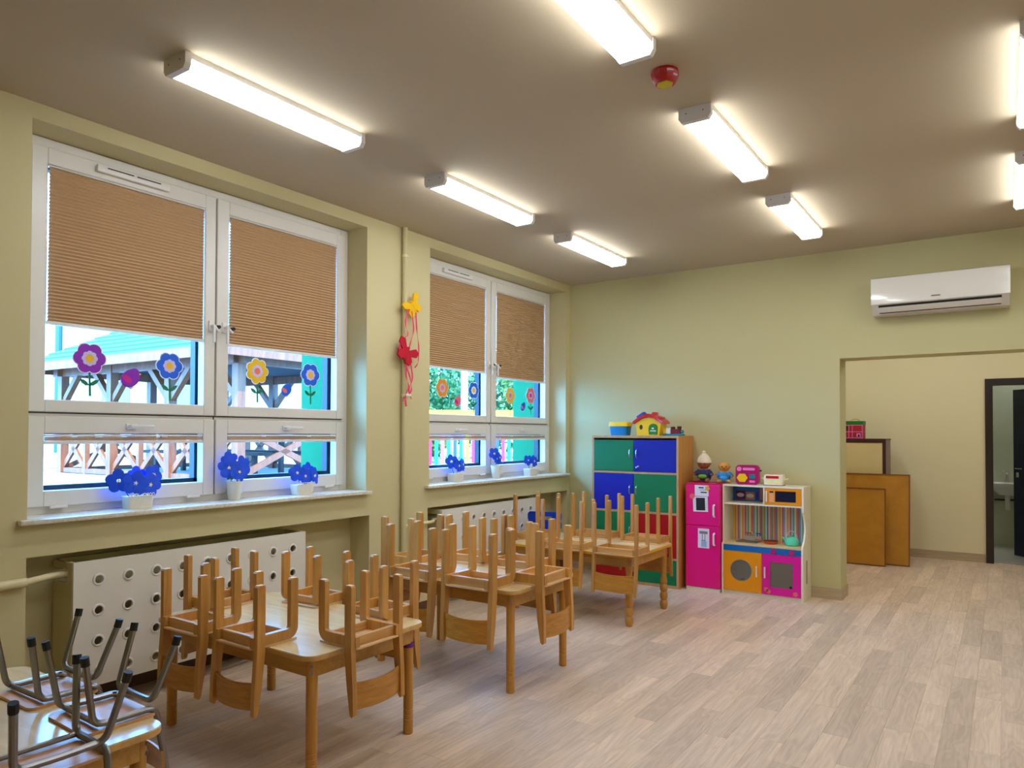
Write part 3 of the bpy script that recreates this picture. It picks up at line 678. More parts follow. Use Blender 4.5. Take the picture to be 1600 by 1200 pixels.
t = thing('brick_train', 'small toy brick train of red, white and yellow blocks on a blue base', 'toy', (1.335, 6.85, ZT))
M_TEAL = P('toy_teal', (10, 130, 150), .35); M_DKR = P('toy_dark_red', (120, 10, 20), .35); M_DBR = P('toy_brown', (56, 34, 24), .5)
MB().box(-.11, .11, -.03, .03, 0, .018, .004).build('base', M_TEAL, t); MB().box(-.105, -.075, -.022, .022, .018, .07, .004).build('block', M_TY, t); MB().box(-.073, -.025, -.022, .022, .018, .075, .004).build('block', M_PLASTIC, t)
MB().box(-.023, .075, -.022, .022, .018, .066, .004).build('block', M_DKR, t); MB().box(-.02, .012, -.02, .02, .066, .09, .004).box(.045, .078, -.02, .02, .066, .094, .004).build('block', M_DBR, t); MB().ball((.092, 0, .04), .018).build('ball', M_TEAL, t)

# ------------------------------------------------------------------ toy fridge
MAG = P('magenta_laminate', (236, 0, 124), .4, var=.04, scale=3); MAG2 = P('magenta_laminate_side', (220, 0, 106), .35); ORG = P('orange_laminate', (236, 148, 4), .35, var=.04, scale=3); KBL = P('kitchen_blue', (0, 104, 182), .35); CREAMB = P('kitchen_white_board', (236, 226, 202), .4, var=.02)
PAPER = P('paper_white', (226, 222, 228), .7, var=.02); INK = P('ink_black', (20, 20, 26), .7)
t = thing('toy_fridge', 'magenta toy fridge with two doors and paper notes', 'toy fridge', (1.502, 6.735, 0))
MB().box(0, .335, .016, .35, .036, 1.02, .004).build('body', MAG2, t); MB().box(0.003, .332, .01, .345, 0, .035).build('plinth', CREAMB, t, smooth=False)
MB().box(.0, .335, .016, .35, 1.0205, 1.03, .003).build('top_board', MAG2, t)
for z0, z1, hz in ((.04, .623, .505), (.629, 1.018, .775)):
    d = MB().box(.002, .333, 0, .0155, z0, z1, .003).build('door', MAG, t)
    MB().tube(arcpts([(.285, .002, hz - .055), (.285, -.026, hz - .05), (.285, -.026, hz + .05), (.285, .002, hz + .055)], .015), .009, 10).build('handle', M_PLASTIC, d)
    if z0 < .1:
        e = MB().box(.125, .235, -.0015, -.0003, .415, .60).build('dispenser_print', PAPER, d, smooth=False)
        MB().box(.14, .22, -.0022, -.0016, .55, .575).box(.165, .172, -.0022, -.0016, .49, .55).box(.19, .197, -.0022, -.0016, .49, .55).box(.16, .2, -.0022, -.0016, .484, .492).build('dispenser_spout_print', P('print_grey', (130, 116, 140), .6), d, smooth=False)
        MB().box(.158, .21, -.0022, -.0016, .425, .482).build('dispenser_water_print', P('print_blue', (150, 176, 214), .6), d, smooth=False)
t = thing('note_sheet', 'white paper with printed lettering at the top of the magenta fridge', 'note', (1.665, 6.733, .962))
MB().box(-.068, .068, -.0015, 0, -.052, .052).build('sheet', PAPER, t, smooth=False); MB().box(-.03, .02, -.0022, -.0016, .022, .034).box(-.01, .05, -.0022, -.0016, -.022, -.010).box(-.02, .045, -.0022, -.0016, .004, .008).build('print', INK, t, smooth=False)
t = thing('note_sheet', 'paper with a black picture taped under the note on the magenta fridge', 'note', (1.655, 6.733, .835), (0, -.03, 0))
MB().box(-.075, .07, -.0015, 0, -.075, .07).build('sheet', PAPER, t, smooth=False); MB().box(-.045, .043, -.0022, -.0016, -.062, .058).build('picture', INK, t, smooth=False)
PINKS = P('sticker_pink', (236, 110, 110), .5); GOLD = P('sticker_gold', (214, 160, 60), .5)
def flowerprism(c, r, pet, d0, d1, plane='xz', k=.28, n=60, ph=0):
    rho = r * (.44 if pet <= 6 else .36); dd = r - rho; n = pet * 12; pts = []
    for i in range(n):
        a = 2 * PI * i / n; best = r * .4
        for j in range(pet):
            dl = a - 2 * PI * j / pet; q_ = rho ** 2 - (dd * math.sin(dl)) ** 2
            if q_ > 0 and math.cos(dl) > 0: best = max(best, dd * math.cos(dl) + math.sqrt(q_))
        pts.append((c[0] + best * math.cos(a + ph), c[1] + best * math.sin(a + ph)))
    return MB().prism(pts, d0, d1, plane)
tag(flowerprism((0, 0), .028, 5, -.004, 0, n=30).build('magnet', PINKS), 'pink flower magnet left of the notes on the fridge', 'magnet').location = (1.572, 6.7335, .905)
tag(flowerprism((0, 0), .024, 5, -.004, 0, n=30).build('magnet', GOLD), 'gold flower magnet at the top corner of the fridge note', 'magnet').location = (1.722, 6.7312, .985)

# ------------------------------------------------------------------ toy kitchen
t = thing('toy_kitchen', 'toy kitchen with striped backsplash, orange and magenta doors', 'toy kitchen', (1.845, 6.77, 0))
WK, DK, HK = .732, .315, 1.028
sp = [(0, 0), (DK, 0), (DK, HK), (.03, HK), (.03, .80)] + [(.03 + .075 * math.sin(PI * k / 8) ** .8, .80 - .30 * k / 8) for k in range(1, 8)] + [(.012, .50), (0, .478)]
MB().prism([(0, 0), (DK, 0), (DK, HK), (.03, HK), (.03, .482), (0, .478)], 0, .016, 'yz').build('side_panel', CREAMB, t, ang=20)
MB().prism(sp, WK - .016, WK, 'yz').build('side_panel', CREAMB, t, ang=20)
MB().box(.0163, WK - .0163, .03, DK, HK - .016, HK).build('top_board', CREAMB, t, smooth=False)
MB().box(.0163, WK - .0163, .03, DK - .012, .842, .856).build('shelf', CREAMB, t, smooth=False)
MB().box(.378, .39, .03, DK - .012, .8562, HK - .0162).build('divider', CREAMB, t, smooth=False)
M_CTR = WOOD('counter_maple', (232, 204, 150), (214, 184, 128), .4, grain=(3, 22, 22), rnd=0)
MB().box(.0163, WK - .0163, .004, DK - .012, .466, .482, .002).build('countertop', M_CTR, t)
# striped splashback
mt = bpy.data.materials.new('stripe_print'); mt.use_nodes = True; nt = mt.node_tree; bb = nt.nodes['Principled BSDF']; bb.inputs['Roughness'].default_value = .5
tc = nd(nt, 'ShaderNodeTexCoord'); sx_ = nd(nt, 'ShaderNodeSeparateXYZ'); nt.links.new(tc.outputs['Object'], sx_.inputs[0]); mr = nd(nt, 'ShaderNodeMapRange'); mr.inputs[1].default_value = .016; mr.inputs[2].default_value = .436; mr.clamp = False; nt.links.new(sx_.outputs[0], mr.inputs[0]); fr_ = nd(nt, 'ShaderNodeMath', operation='FRACT'); nt.links.new(mr.outputs[0], fr_.inputs[0])
cr = nd(nt, 'ShaderNodeValToRGB'); cr.color_ramp.interpolation = 'CONSTANT'; nt.links.new(fr_.outputs[0], cr.inputs[0]); nt.links.new(cr.outputs[0], bb.inputs['Base Color'])
PAL = [(226, 196, 90), (222, 140, 20), (240, 190, 150), (206, 70, 110), (120, 170, 210), (240, 226, 200), (228, 146, 20), (236, 170, 130), (190, 60, 90), (150, 205, 215), (70, 160, 90), (240, 226, 190), (230, 130, 40), (206, 70, 110), (80, 160, 190), (200, 225, 205), (40, 140, 90), (240, 200, 160), (190, 60, 100), (20, 120, 140), (228, 146, 20), (70, 150, 90), (170, 215, 215), (30, 90, 150), (240, 180, 130), (206, 90, 110), (60, 150, 120), (222, 150, 40), (200, 60, 120), (30, 130, 160)]
PAL = [tuple(.78 * a + .22 * b for a, b in zip(c, (244, 230, 206))) for c in PAL]
els = cr.color_ramp.elements; els[0].color = lin(PAL[0]) + (1,); els[1].position = 1 / len(PAL); els[1].color = lin(PAL[1]) + (1,)
for i in range(2, len(PAL)): e = els.new(i / len(PAL)); e.color = lin(PAL[i]) + (1,)
MB().box(.0163, WK - .0163, DK - .0115, DK - .002, .482, .8418).build('striped_backsplash', mt, t, smooth=False)
MB().box(.0163, WK - .0163, DK - .0115, DK - .002, .8562, HK - .0162).build('upper_back', KBL, t, smooth=False)
# upper left prints
M_PUR = P('print_purple', (116, 20, 96), .6); M_OR2 = P('print_orange', (206, 130, 70), .6); M_VIO = P('print_violet', (100, 30, 150), .6)
yb_ = DK - .0125
for x0, x1, z0, z1, mm in ((.04, .135, .87, .955, M_PUR), (.14, .225, .87, .945, M_OR2), (.24, .262, .87, .95, M_VIO), (.275, .30, .87, .985, M_OR2), (.302, .33, .87, .985, P('print_crimson', (150, 14, 60), .6))):
    p = MB().box(x0, x1, yb_ - .001, yb_, z0, z1).build('printed_picture', mm, t, smooth=False)
    if x1 - x0 > .06: MB().prism([((x0 + x1) / 2 + .036 * math.cos(a), (z0 + z1) / 2 + .02 * math.sin(a)) for a in [2 * PI * k / 14 for k in range(14)]], yb_ - .0016, yb_ - .0011, 'xz').build('printed_label', PAPER, p, smooth=False)
# microwave
mw = MB().box(.392, WK - .018, .032, .045, .858, HK - .018, .002).build('microwave_door', ORG, t)
MB().box(.485, .665, .0298, .0318, .888, .985).build('microwave_window', P('dark_blue_window', (4, 22, 52), .2), mw, smooth=False); MB().box(.43, .475, .0298, .0318, .88, .99).build('keypad', P('keypad_peach', (240, 170, 110), .5), mw, smooth=False)
MB().box(.435, .47, .0285, .0297, .968, .984).build('keypad_display', M_DBR, mw, smooth=False); MB().tube([(.409, .022, .885), (.409, .022, .985)], .007, 8).box(.405, .413, .022, .033, .89, .898).box(.405, .413, .022, .033, .97, .978).build('handle', M_PLASTIC, mw)
# lower front
pn = MB().box(.0163, WK - .0163, .003, .016, .412, .465).build('control_panel', KBL, t, smooth=False)
for x in (.475, .635): flowerprism((x, .438), .024, 6, -.012, .0028, k=.15).build('knob', P('knob_magenta', (190, 10, 110), .4), pn)
dR = .094; cx, cz = .18, .235; x0, x1, z0, z1 = .018, .369, .041, .409; m = MB(); SG = 32; inn = []; out = []
for k in range(SG):
    a = 2 * PI * k / SG + PI / SG; c, s_ = math.cos(a), math.sin(a); inn.append((cx + dR * c, cz + dR * s_)); tx = ((x1 - cx) if c > 0 else (x0 - cx)) / c; tz = ((z1 - cz) if s_ > 0 else (z0 - cz)) / s_; tt = min(tx, tz); out.append((cx + tt * c, cz + tt * s_))
for k in range(SG):
    k2 = (k + 1) % SG; pts = [out[k]]
    for cn in ((x1, z1), (x0, z1), (x0, z0), (x1, z0)):
        an = math.atan2(cn[1] - cz, cn[0] - cx) % (2 * PI); lo = (2 * PI * k / SG + PI / SG) % (2 * PI); hi = lo + 2 * PI / SG
        if lo < an < hi or lo < an + 2 * PI < hi: pts.append(cn)
    pts.append(out[k2]); rg = [inn[k]] + pts + [inn[k2]]
    for yy in (.003, .015): m.add([(p[0], yy, p[1]) for p in rg], [tuple(range(len(rg)))])
    m.add([(inn[k][0], .003, inn[k][1]), (inn[k2][0], .003, inn[k2][1]), (inn[k2][0], .015, inn[k2][1]), (inn[k][0], .015, inn[k][1])], [(0, 1, 2, 3)])
m.box(x0, x1, .003, .015, z0, z0 + .0004); m.box(x1 - .0004, x1, .003, .015, z0, z1)
wd = m.build('washer_door', ORG, t, smooth=False)
MB().lathe([(dR - .004, .001), (dR + .004, .0005), (dR + .006, .003), (dR - .004, .003)], (cx, 0, cz), 32, 'y', False).build('porthole_ring', P('ring_grey', (90, 110, 110), .4), wd)
M_KG = GLASS('porthole_glass', (.75, .78, .76), .12)
_nt = M_KG.node_tree; _o = [n for n in _nt.nodes if n.type == 'OUTPUT_MATERIAL'][0]; _d = nd(_nt, 'ShaderNodeBsdfDiffuse'); _d.inputs[0].default_value = lin((176, 164, 146)) + (1,); _m = nd(_nt, 'ShaderNodeMixShader'); _m.inputs[0].default_value = .3
_nt.links.new(_o.inputs[0].links[0].from_socket, _m.inputs[1]); _nt.links.new(_d.outputs[0], _m.inputs[2]); _nt.links.new(_m.outputs[0], _o.inputs[0])
MB().lathe([(dR - .003, .006), (dR - .003, .009)], (cx, 0, cz), 32, 'y').build('porthole_glass', M_KG, wd)
MB().tube([(.325, -.012, .19), (.325, -.012, .29)], .007, 8).box(.321, .329, -.012, .004, .20, .21).box(.321, .329, -.012, .004, .27, .28).build('handle', M_PLASTIC, wd)
ov = MB(); ring(ov, .373, .714, .041, .409, .07, .003, .015, 0)
ov.v = [(y, x, z) for x, y, z in ov.v]; od = ov.build('oven_door', P('oven_magenta', (226, 0, 150), .35), t, smooth=False)
MB().box(.44, .648, .008, .011, .108, .342).build('oven_glass', M_KG, od, smooth=False)
MB().tube([(.40, -.012, .19), (.40, -.012, .29)], .007, 8).box(.396, .404, -.012, .004, .20, .21).box(.396, .404, -.012, .004, .27, .28).build('handle', M_PLASTIC, od)
MB().lathe([(.012, .006), (.012, .0076)], (.625, 0, .125), 14, 'y').build('dial', M_BLACK, od)
for x, z in ((.41, .085), (.43, .07), (.665, .07)): flowerprism((x, z), .022, 5, .0018, .0029, n=30).build('flower_sticker', PINKS, od)
m = MB(); m.box(.0163, WK - .0163, DK - .0115, DK - .002, .04, .466); m.box(.0163, WK - .0163, .016, DK - .012, .022, .04); m.box(.366, .378, .016, DK - .012, .04, .466); m.build('lower_carcass', CREAMB, t, smooth=False)
MB().box(.0163, WK - .0163, .02, .03, 0, .022).build('plinth', CREAMB, t, smooth=False)
MB().box(WK - .0002, WK + .001, .12, .17, .15, .36).build('side_sticker', P('sticker_grey', (170, 150, 140), .6), t, smooth=False)
tr = MB().box(.10, .30, .10, .27, .4822, .488, .002).build('sink_tray', P('tray_grey', (110, 100, 84), .4), t)
MB().box(.15, .30, .24, .26, .488, .53).build('tap_block', P('tray_pale', (196, 186, 160), .5), tr, smooth=False)
for x, c in ((.17, M_TR), (.195, M_TR), (.262, M_BLUE), (.285, M_BLUE)):
    MB().tube([(x, .25, .53), (x, .25, .555)], .004, 8).bar((x - .012, .25, .556), (x + .012, .25, .556), .008, .008).build('tap', c, tr)
MB().tube(arcpts([(.228, .25, .53), (.228, .25, .575), (.228, .20, .575), (.228, .20, .55)], .02), .006, 8).build('faucet', M_CHROME, tr)
# things on / in kitchen
t = thing('toy_basket', 'small green toy basket of food inside the orange washer door', 'toy', (2.035, 6.90, .0405))
loft([rr3(.06, .04, .02, 0), rr3(.075, .05, .02, .06)]).build('basket', M_TG, t)
for i, (x, y, c) in enumerate(((-.03, 0, M_DKR), (.02, .01, P('toy_tan', (206, 160, 90), .5)), (.045, -.01, P('toy_lime', (130, 190, 40), .5)))): MB().ball((x, y, .075), .026, seg=10, rings=7).build('toy_food', c, t)
t = thing('frying_pan', 'orange toy frying pan with dark inside on the kitchen counter', 'pan', (2.255, 6.93, .4826))
M_PANO = P('pan_orange', (214, 72, 14), .35)
MB().lathe([(.05, 0), (.056, .002), (.07, .028), (.066, .028), (.053, .006), (0, .005)], seg=24).build('pan_body', M_PANO, t); MB().lathe([(.0528, .0056), (.0645, .0262), (.0638, .027), (0, .0265)], seg=24).build('pan_lining', M_BLACK, t)
MB().bar((-.066, 0, .022), (-.15, .02, .026), .018, .008).build('handle', M_PANO, t)
t = thing('toy_kettle', 'mint green toy kettle on the kitchen counter', 'kettle', (2.445, 6.93, .4826))
M_MINT = P('mint_plastic', (90, 214, 170), .3)
MB().lathe([(.052, 0), (.06, .006), (.062, .035), (.052, .062), (.03, .078), (.01, .083), (.012, .092), (0, .096)], seg=22).build('kettle_body', M_MINT, t); MB().tube([(-.05, 0, .045), (-.075, 0, .062), (-.088, 0, .068)], [.014, .009, .007], 10).build('spout', M_MINT, t)
MB().tube([(.045 * math.cos(a), 0, .07 + .062 * math.sin(a)) for a in [PI * k / 12 for k in range(13)]], .0045, 8).build('handle', P('kettle_handle', (200, 190, 196), .4), t)
t = thing('toy_radio', 'magenta toy player with a yellow hexagon on the toy kitchen', 'toy', (2.055, 6.90, HK + .0005), (0, 0, .15))
M_MG3 = P('toy_magenta', (176, 8, 96), .35); M_PK = P('toy_pink', (240, 130, 200), .4)
rd = rrect(-.105, .105, 0, .185, .035, 6); MB().prism(rd, -.05, .05, 'xz').build('case', M_MG3, t)
MB().prism([(-.045 + .05 * math.cos(a), .065 + .044 * math.sin(a)) for a in [2 * PI * k / 6 for k in range(6)]], -.058, -.0505, 'xz').build('speaker', M_TY, t)
MB().prism(rrect(-.04, .07, .135, .16, .01, 3), -.055, -.0505, 'xz').build('display', M_PK, t); MB().lathe([(.022, -.0505), (.022, -.056), (.01, -.058)], (-.072, 0, .148), 14, 'y').build('dial', M_PK, t)
MB().box(.02, .07, -.055, -.0505, .06, .10, .002).build('button', M_TEAL, t); MB().box(.02, .07, -.055, -.0505, .022, .042, .002).build('button', M_PK, t); MB().box(.105, .125, -.008, .008, .125, .14, .003).build('crank', M_DBR, t)
t = thing('toy_till', 'cream toy box with red panel and side handles on the toy kitchen', 'toy', (2.295, 6.92, HK + .0005))
M_CRM = P('toy_cream', (240, 226, 196), .4)
loft([rr3(.085, .05, .012, .006), rr3(.088, .052, .012, .075), rr3(.08, .045, .012, .10)]).build('case', M_CRM, t); MB().box(-.086, .086, -.048, .048, 0, .0058).build('base', M_DKR, t, smooth=False)
MB().box(-.065, .05, -.0545, -.0525, .066, .09, .0005).build('panel', M_TR, t); MB().box(-.065, -.01, -.0535, -.0515, .025, .05).box(.0, .06, -.0535, -.0515, .025, .05).build('window', P('toy_pale_yellow', (246, 236, 150), .5), t, smooth=False)
for s in (-1, 1): MB().bar((s * .085, 0, .055), (s * .118, 0, .065), .03, .01).build('handle', M_CRM, t)
MB().box(-.05, -.01, -.02, .02, .098, .108, .002).box(.01, .05, -.02, .02, .098, .108, .002).build('button', P('toy_peach', (240, 150, 120), .4), t)

# ------------------------------------------------------------------ dolls on the fridge
def doll(label, loc, skin, cloth, acc, hat=None, s=1.0, rz=0):
    t = thing('doll', label, 'doll', loc, (0, 0, rz)); t.scale = (s * 1.22, s * 1.1, s)
    MK = P('doll_skin_%d' % skin[0], skin, .45)
    # body skin mesh: torso, head, limbs as one surface
    me = bpy.data.meshes.new('body'); o = link('body', me, t)
    V = [(0, 0, .05), (0, .005, .10), (0, .005, .135), (0, 0, .155), (0, -.005, .205),
         (.05, 0, .125), (.078, -.025, .09), (.082, -.05, .10), (-.05, 0, .125), (-.078, -.025, .09), (-.082, -.05, .10),
         (.035, -.02, .032), (.055, -.075, .026), (.06, -.11, .022), (.06, -.122, .045), (-.035, -.02, .032), (-.055, -.075, .026), (-.06, -.11, .022), (-.06, -.122, .045)]
    E_ = [(0, 1), (1, 2), (2, 3), (3, 4), (2, 5), (5, 6), (6, 7), (2, 8), (8, 9), (9, 10), (0, 11), (11, 12), (12, 13), (13, 14), (0, 15), (15, 16), (16, 17), (17, 18)]
    rad = [.048, .05, .04, .022, .058, .02, .017, .014, .02, .017, .014, .028, .022, .018, .015, .028, .022, .018, .015]
    me.from_pydata(V, E_, []); me.materials.append(MK)
    md = o.modifiers.new('skin', 'SKIN')
    for i, r in enumerate(rad): me.skin_vertices[0].data[i].radius = (r, r)
    me.skin_vertices[0].data[0].use_root = True
    ss = o.modifiers.new('sub', 'SUBSURF'); ss.levels = 2; ss.render_levels = 2
    hz = .215
    MB().ball((0, -.003, hz), .060, .056, .062, 18, 12).build('head', MK, t)
    DK_ = P('doll_dark', (40, 24, 18), .4)
    for sx in (-1, 1):
        MB().ball((sx * .022, -.054, hz + .004), .0075, .004, .008, 10, 6).build('eye', DK_, t); MB().ball((sx * .060, 0, hz), .007, .012, .014, 8, 6).build('ear', MK, t)
    MB().ball((0, -.060, hz - .012), .008, .007, .007, 8, 6).build('nose', MK, t); MB().ball((0, -.055, hz - .03), .013, .004, .0045, 10, 6).build('mouth', P('doll_lips', (150, 50, 46), .5), t)
    MB().lathe([(.058, .028), (.064, .06), (.060, .10), (.046, .138), (.026, .150)], (0, .002, 0), 18).build('shirt', cloth, t)
    for sx in (-1, 1): MB().tube([(sx * .035, 0, .128), (sx * .062, -.012, .108), (sx * .076, -.03, .093)], [.03, .026, .024], 12).build('sleeve', cloth, t)
    MB().ball((.0, -.052, .07), .042, .018, .026, 14, 8).build('pouch', acc, t)
    if hat:
        MB().lathe([(.064, .0), (.068, .012), (.065, .03), (.052, .062), (.034, .09), (.02, .105), (.016, .11)], (0, .002, hz + .008), 20).build('hat', hat, t); MB().ball((0, .002, hz + .128), .02, .02, .018, 10, 8).build('bobble', hat, t)
    return t
M_KNIT = P('knit_white', (236, 220, 194), .9, var=.08, scale=60, bump=.5)
doll('doll in a white knitted hat and navy top with a green pouch, on the fridge', (1.63, 6.90, 1.0305), (150, 84, 52), P('cloth_navy', (24, 40, 92), .8), P('cloth_lime', (110, 176, 20), .6), M_KNIT, .86)
doll('bald doll dressed in light blue, sitting on the fridge beside the hatted doll', (1.825, 6.915, 1.0305), (206, 140, 56), P('cloth_sky', (30, 130, 196), .7), P('cloth_sky2', (60, 160, 220), .7), None, .74, .25)

# ------------------------------------------------------------------ window decorations
STK = {k: P('sticker_' + k, c, .5, var=.03) for k, c in dict(purple=(140, 20, 180), blue=(0, 96, 224), yellow=(240, 190, 20), orange=(232, 150, 40), pink=(222, 120, 220), lilac=(206, 190, 240), green=(0, 120, 70), white=(236, 240, 250), coral=(240, 130, 90), magenta=(206, 0, 140)).items()}
XG = -.2335
def flower_sticker(y, z, r, zb, pet, mid, cen, label, grp, npet=6):
    t = thing('flower_sticker', label, 'sticker', (XG, y, z), group=grp)
    flowerprism((0, 0), r + .006, npet, -.002, -.0012, 'yz', .2).build('outline', STK['white'], t)
    flowerprism((0, 0), r, npet, -.0012, -.0004, 'yz', .2).build('petals', STK[pet], t)
    flowerprism((0, 0), r * .5, 8, -.0004, .0004, 'yz', .25).build('inner_petals', STK[mid], t)
    MB().prism([(r * .27 * math.cos(2 * PI * k / 16), r * .27 * math.sin(2 * PI * k / 16)) for k in range(16)], .0004, .0012, 'yz').build('centre', STK[cen], t)
    MB().prism([(-.006, -r * .9), (.006, -r * .9), (.012, zb - z), (-.002, zb - z)], -.0029, -.0021, 'yz').build('stem', STK['green'], t)
    lz = -r * .9 + (zb - z + r * .9) * .4
    for s in (-1, 1): MB().prism([(0, lz - .02), (s * .02, lz - .022), (s * .042, lz - .008), (s * .055, lz + .016), (s * .03, lz + .012), (s * .012, lz)], -.0029, -.0021, 'yz').build('leaf', STK['green'], t)
def bird_sticker(y, z, s, body, wing, label, grp):
    t = thing('bird_sticker', label, 'sticker', (XG, y, z), group=grp)
    el = lambda cx, cz, a, b, ph: [(cx + a * math.cos(u) * math.cos(ph) - b * math.sin(u) * math.sin(ph), cz + a * math.cos(u) * math.sin(ph) + b * math.sin(u) * math.cos(ph)) for u in [2 * PI * k / 18 for k in range(18)]]
    MB().prism(el(0, .005 * s, .062 * s, .05 * s, .7), -.0012, -.0004, 'yz').build('body', STK[body], t); MB().prism(el(.022 * s, .036 * s, .032 * s, .03 * s, 0), -.0004, .0002, 'yz').build('head', STK[body], t)
    MB().prism(el(-.02 * s, 0, .032 * s, .018 * s, -.6), -.0004, .0004, 'yz').build('wing', STK[wing], t); MB().prism([(-.03 * s, -.04 * s), (.03 * s, -.045 * s), (.0, -.062 * s)], -.0012, -.0004, 'yz').build('feet', STK['lilac'], t)
    MB().prism([(.052 * s, .04 * s), (.066 * s, .034 * s), (.052 * s, .026 * s)], -.0004, .0002, 'yz').build('beak', STK['yellow'], t)
G1 = 'stickers on the nearer window'; G2 = 'stickers on the far window'
flower_sticker(2.022, 1.923, .088, 1.708, 'purple', 'lilac', 'yellow', 'purple flower sticker with a green stem on the nearer window', G1)
bird_sticker(2.255, 1.82, 1.0, 'purple', 'magenta', 'purple bird sticker between two flowers on the nearer window', G1)
flower_sticker(2.498, 1.917, .084, 1.698, 'blue', 'lilac', 'yellow', 'blue flower sticker on the left pane of the nearer window', G1)
flower_sticker(3.137, 1.932, .088, 1.714, 'yellow', 'lilac', 'coral', 'yellow flower sticker on the right pane of the nearer window', G1, 7)
bird_sticker(3.385, 1.81, .8, 'blue', 'pink', 'small blue bird sticker on the right pane of the nearer window', G1)
flower_sticker(3.603, 1.938, .086, 1.717, 'blue', 'lilac', 'yellow', 'blue flower sticker in front of the green reveal of the nearer window', G1)
flower_sticker(5.14, 1.925, .088, 1.712, 'orange', 'lilac', 'coral', 'orange flower sticker on the far window', G2)
bird_sticker(5.368, 1.805, .9, 'pink', 'magenta', 'pink bird sticker on the far window', G2)
flower_sticker(5.618, 1.926, .082, 1.713, 'blue', 'white', 'yellow', 'blue flower sticker on the far window', G2)
flower_sticker(6.25, 1.905, .085, 1.69, 'yellow', 'lilac', 'coral', 'yellow flower sticker on the right pane of the far window', G2)
bird_sticker(6.495, 1.79, .8, 'blue', 'pink', 'small blue bird sticker on the far window', G2)
flower_sticker(6.647, 1.923, .088, 1.712, 'pink', 'lilac', 'magenta', 'pink flower sticker on the far window', G2)

# paper flower pots on the sills
M_PETAL = P('blue_paper', (0, 78, 236), .6, var=.3, scale=18); M_PSTAR = P('petal_star_cream', (240, 226, 170), .6); M_POT = P('pot_lace_white', (224, 218, 200), .6, var=.06, scale=40); M_STEM = P('stem_green', (40, 110, 50), .6)
def flower_pot(y, x, kind, spots, label):
    t = thing('flower_pot', label, 'flower pot', (x, y, 1.062))
    if kind == 'wide':
        hx, hy, h = .045, .075, .072; loft([rr3(hx * .9, hy * .92, .012, 0), rr3(hx, hy, .014, h)]).build('pot', M_POT, t)
        me = MB().lathe([(.008, -.002), (.010, 0), (.008, .002), (.005, .001), (.005, -.001), (.008, -.002)], (0, 0, 0), 10, 'x', False).mesh('lace_ring', M_POT)
        for k in range(9): link('lace_ring', me, t, loc=(hx + .001, -hy + .008 + k * (2 * hy - .016) / 8, h + .008))
    else:
        h = .122; MB().lathe([(.036, 0), (.038, .004), (.05, h - .012), (.053, h - .01), (.053, h), (.047, h), (.045, h - .02), (0, h - .022)], seg=22).build('pot', M_POT, t)
        me = MB().lathe([(.006, -.002), (.008, 0), (.006, .002), (.004, .001), (.004, -.001), (.006, -.002)], (0, 0, 0), 8, 'x', False).mesh('lace_ring', M_POT)
        for k in range(12): a = 2 * PI * k / 12; link('lace_ring', me, t, loc=(.05 * math.cos(a), .05 * math.sin(a), h + .006), rot=(0, 0, a))
    for (dy, dz, dx, r, tilt) in spots:
        r *= 1.14
        c = Vector((dx, dy, h + dz)); f = bpy.data.objects.new('flower', None)
        m = MB(); nrm = Vector((1, tilt, .15)).normalized(); u = nrm.cross(Vector((0, 0, 1))).normalized(); v = u.cross(nrm)
        ph = random.uniform(0, 2)
        for k in range(5):
            a = ph + 2 * PI * k / 5; pc = c + (u * math.cos(a) + v * math.sin(a)) * r * .58 + nrm * (.004 * (k % 2)); rad = r * .45; n = 12; vs_ = [pc + nrm * .004]; 
            for i in range(n): b = 2 * PI * i / n; vs_.append(pc + (u * math.cos(b) + v * math.sin(b)) * rad)
            vs_ += [p - nrm * .0012 for p in vs_[1:]]
            m.add(vs_, [(0, 1 + i, 1 + (i + 1) % n) for i in range(n)] + [(1 + i, 1 + n + i, 1 + n + (i + 1) % n, 1 + (i + 1) % n) for i in range(n)] + [tuple(range(n, 2 * n))[::-1]])
        fl = m.build('flower', M_PETAL, t, ang=50)
        st = MB(); vs_ = []
        for i in range(10): a = ph + 2 * PI * i / 10; rr = r * (.20 if i % 2 == 0 else .09); vs_.append(c + nrm * .009 + (u * math.cos(a) + v * math.sin(a)) * rr)
        st.add(vs_ + [p - nrm * .002 for p in vs_], [tuple(range(10))] + [(i, i + 10, (i + 1) % 10 + 10, (i + 1) % 10) for i in range(10)]); st.build('star_centre', M_PSTAR, fl, smooth=False)
        MB().tube([c - nrm * .004, Vector((dx * .3, dy * .35, h * .7))], .003, 6).build('stem', M_STEM, fl)
flower_pot(2.235, -.10, 'wide', [(-.03, .075, .03, .062, -.3), (.055, .062, .03, .06, .1), (-.105, .09, -.01, .06, -.6), (.1, .115, -.015, .058, .3), (.01, .115, -.03, .05, 0)], 'wide white lace pot of blue paper flowers on the nearer sill, left end')
flower_pot(2.885, -.12, 'tall', [(-.055, .09, .02, .062, -.3), (.01, .06, .035, .058, 0), (.055, .10, .01, .06, .2), (-.03, .14, -.01, .05, -.2)], 'tall white pot of blue paper flowers in the middle of the nearer sill')
flower_pot(3.415, -.09, 'wide', [(-.06, .085, .02, .055, -.5), (.0, .06, .03, .055, -.1), (.05, .10, 0, .052, .1), (.095, .06, .02, .055, .5)], 'wide white lace pot of blue paper flowers at the right end of the nearer sill')
flower_pot(5.21, -.13, 'wide', [(-.06, .11, .0, .06, -.3), (.01, .07, .03, .058, 0), (.08, .08, .02, .055, .4)], 'white lace pot of blue paper flowers on the far sill, left end')
flower_pot(5.80, -.09, 'tall', [(-.035, .12, .0, .055, -.4), (.03, .08, .02, .05, .3), (-.02, .07, .02, .045, 0)], 'tall white pot of blue paper flowers in the middle of the far sill')
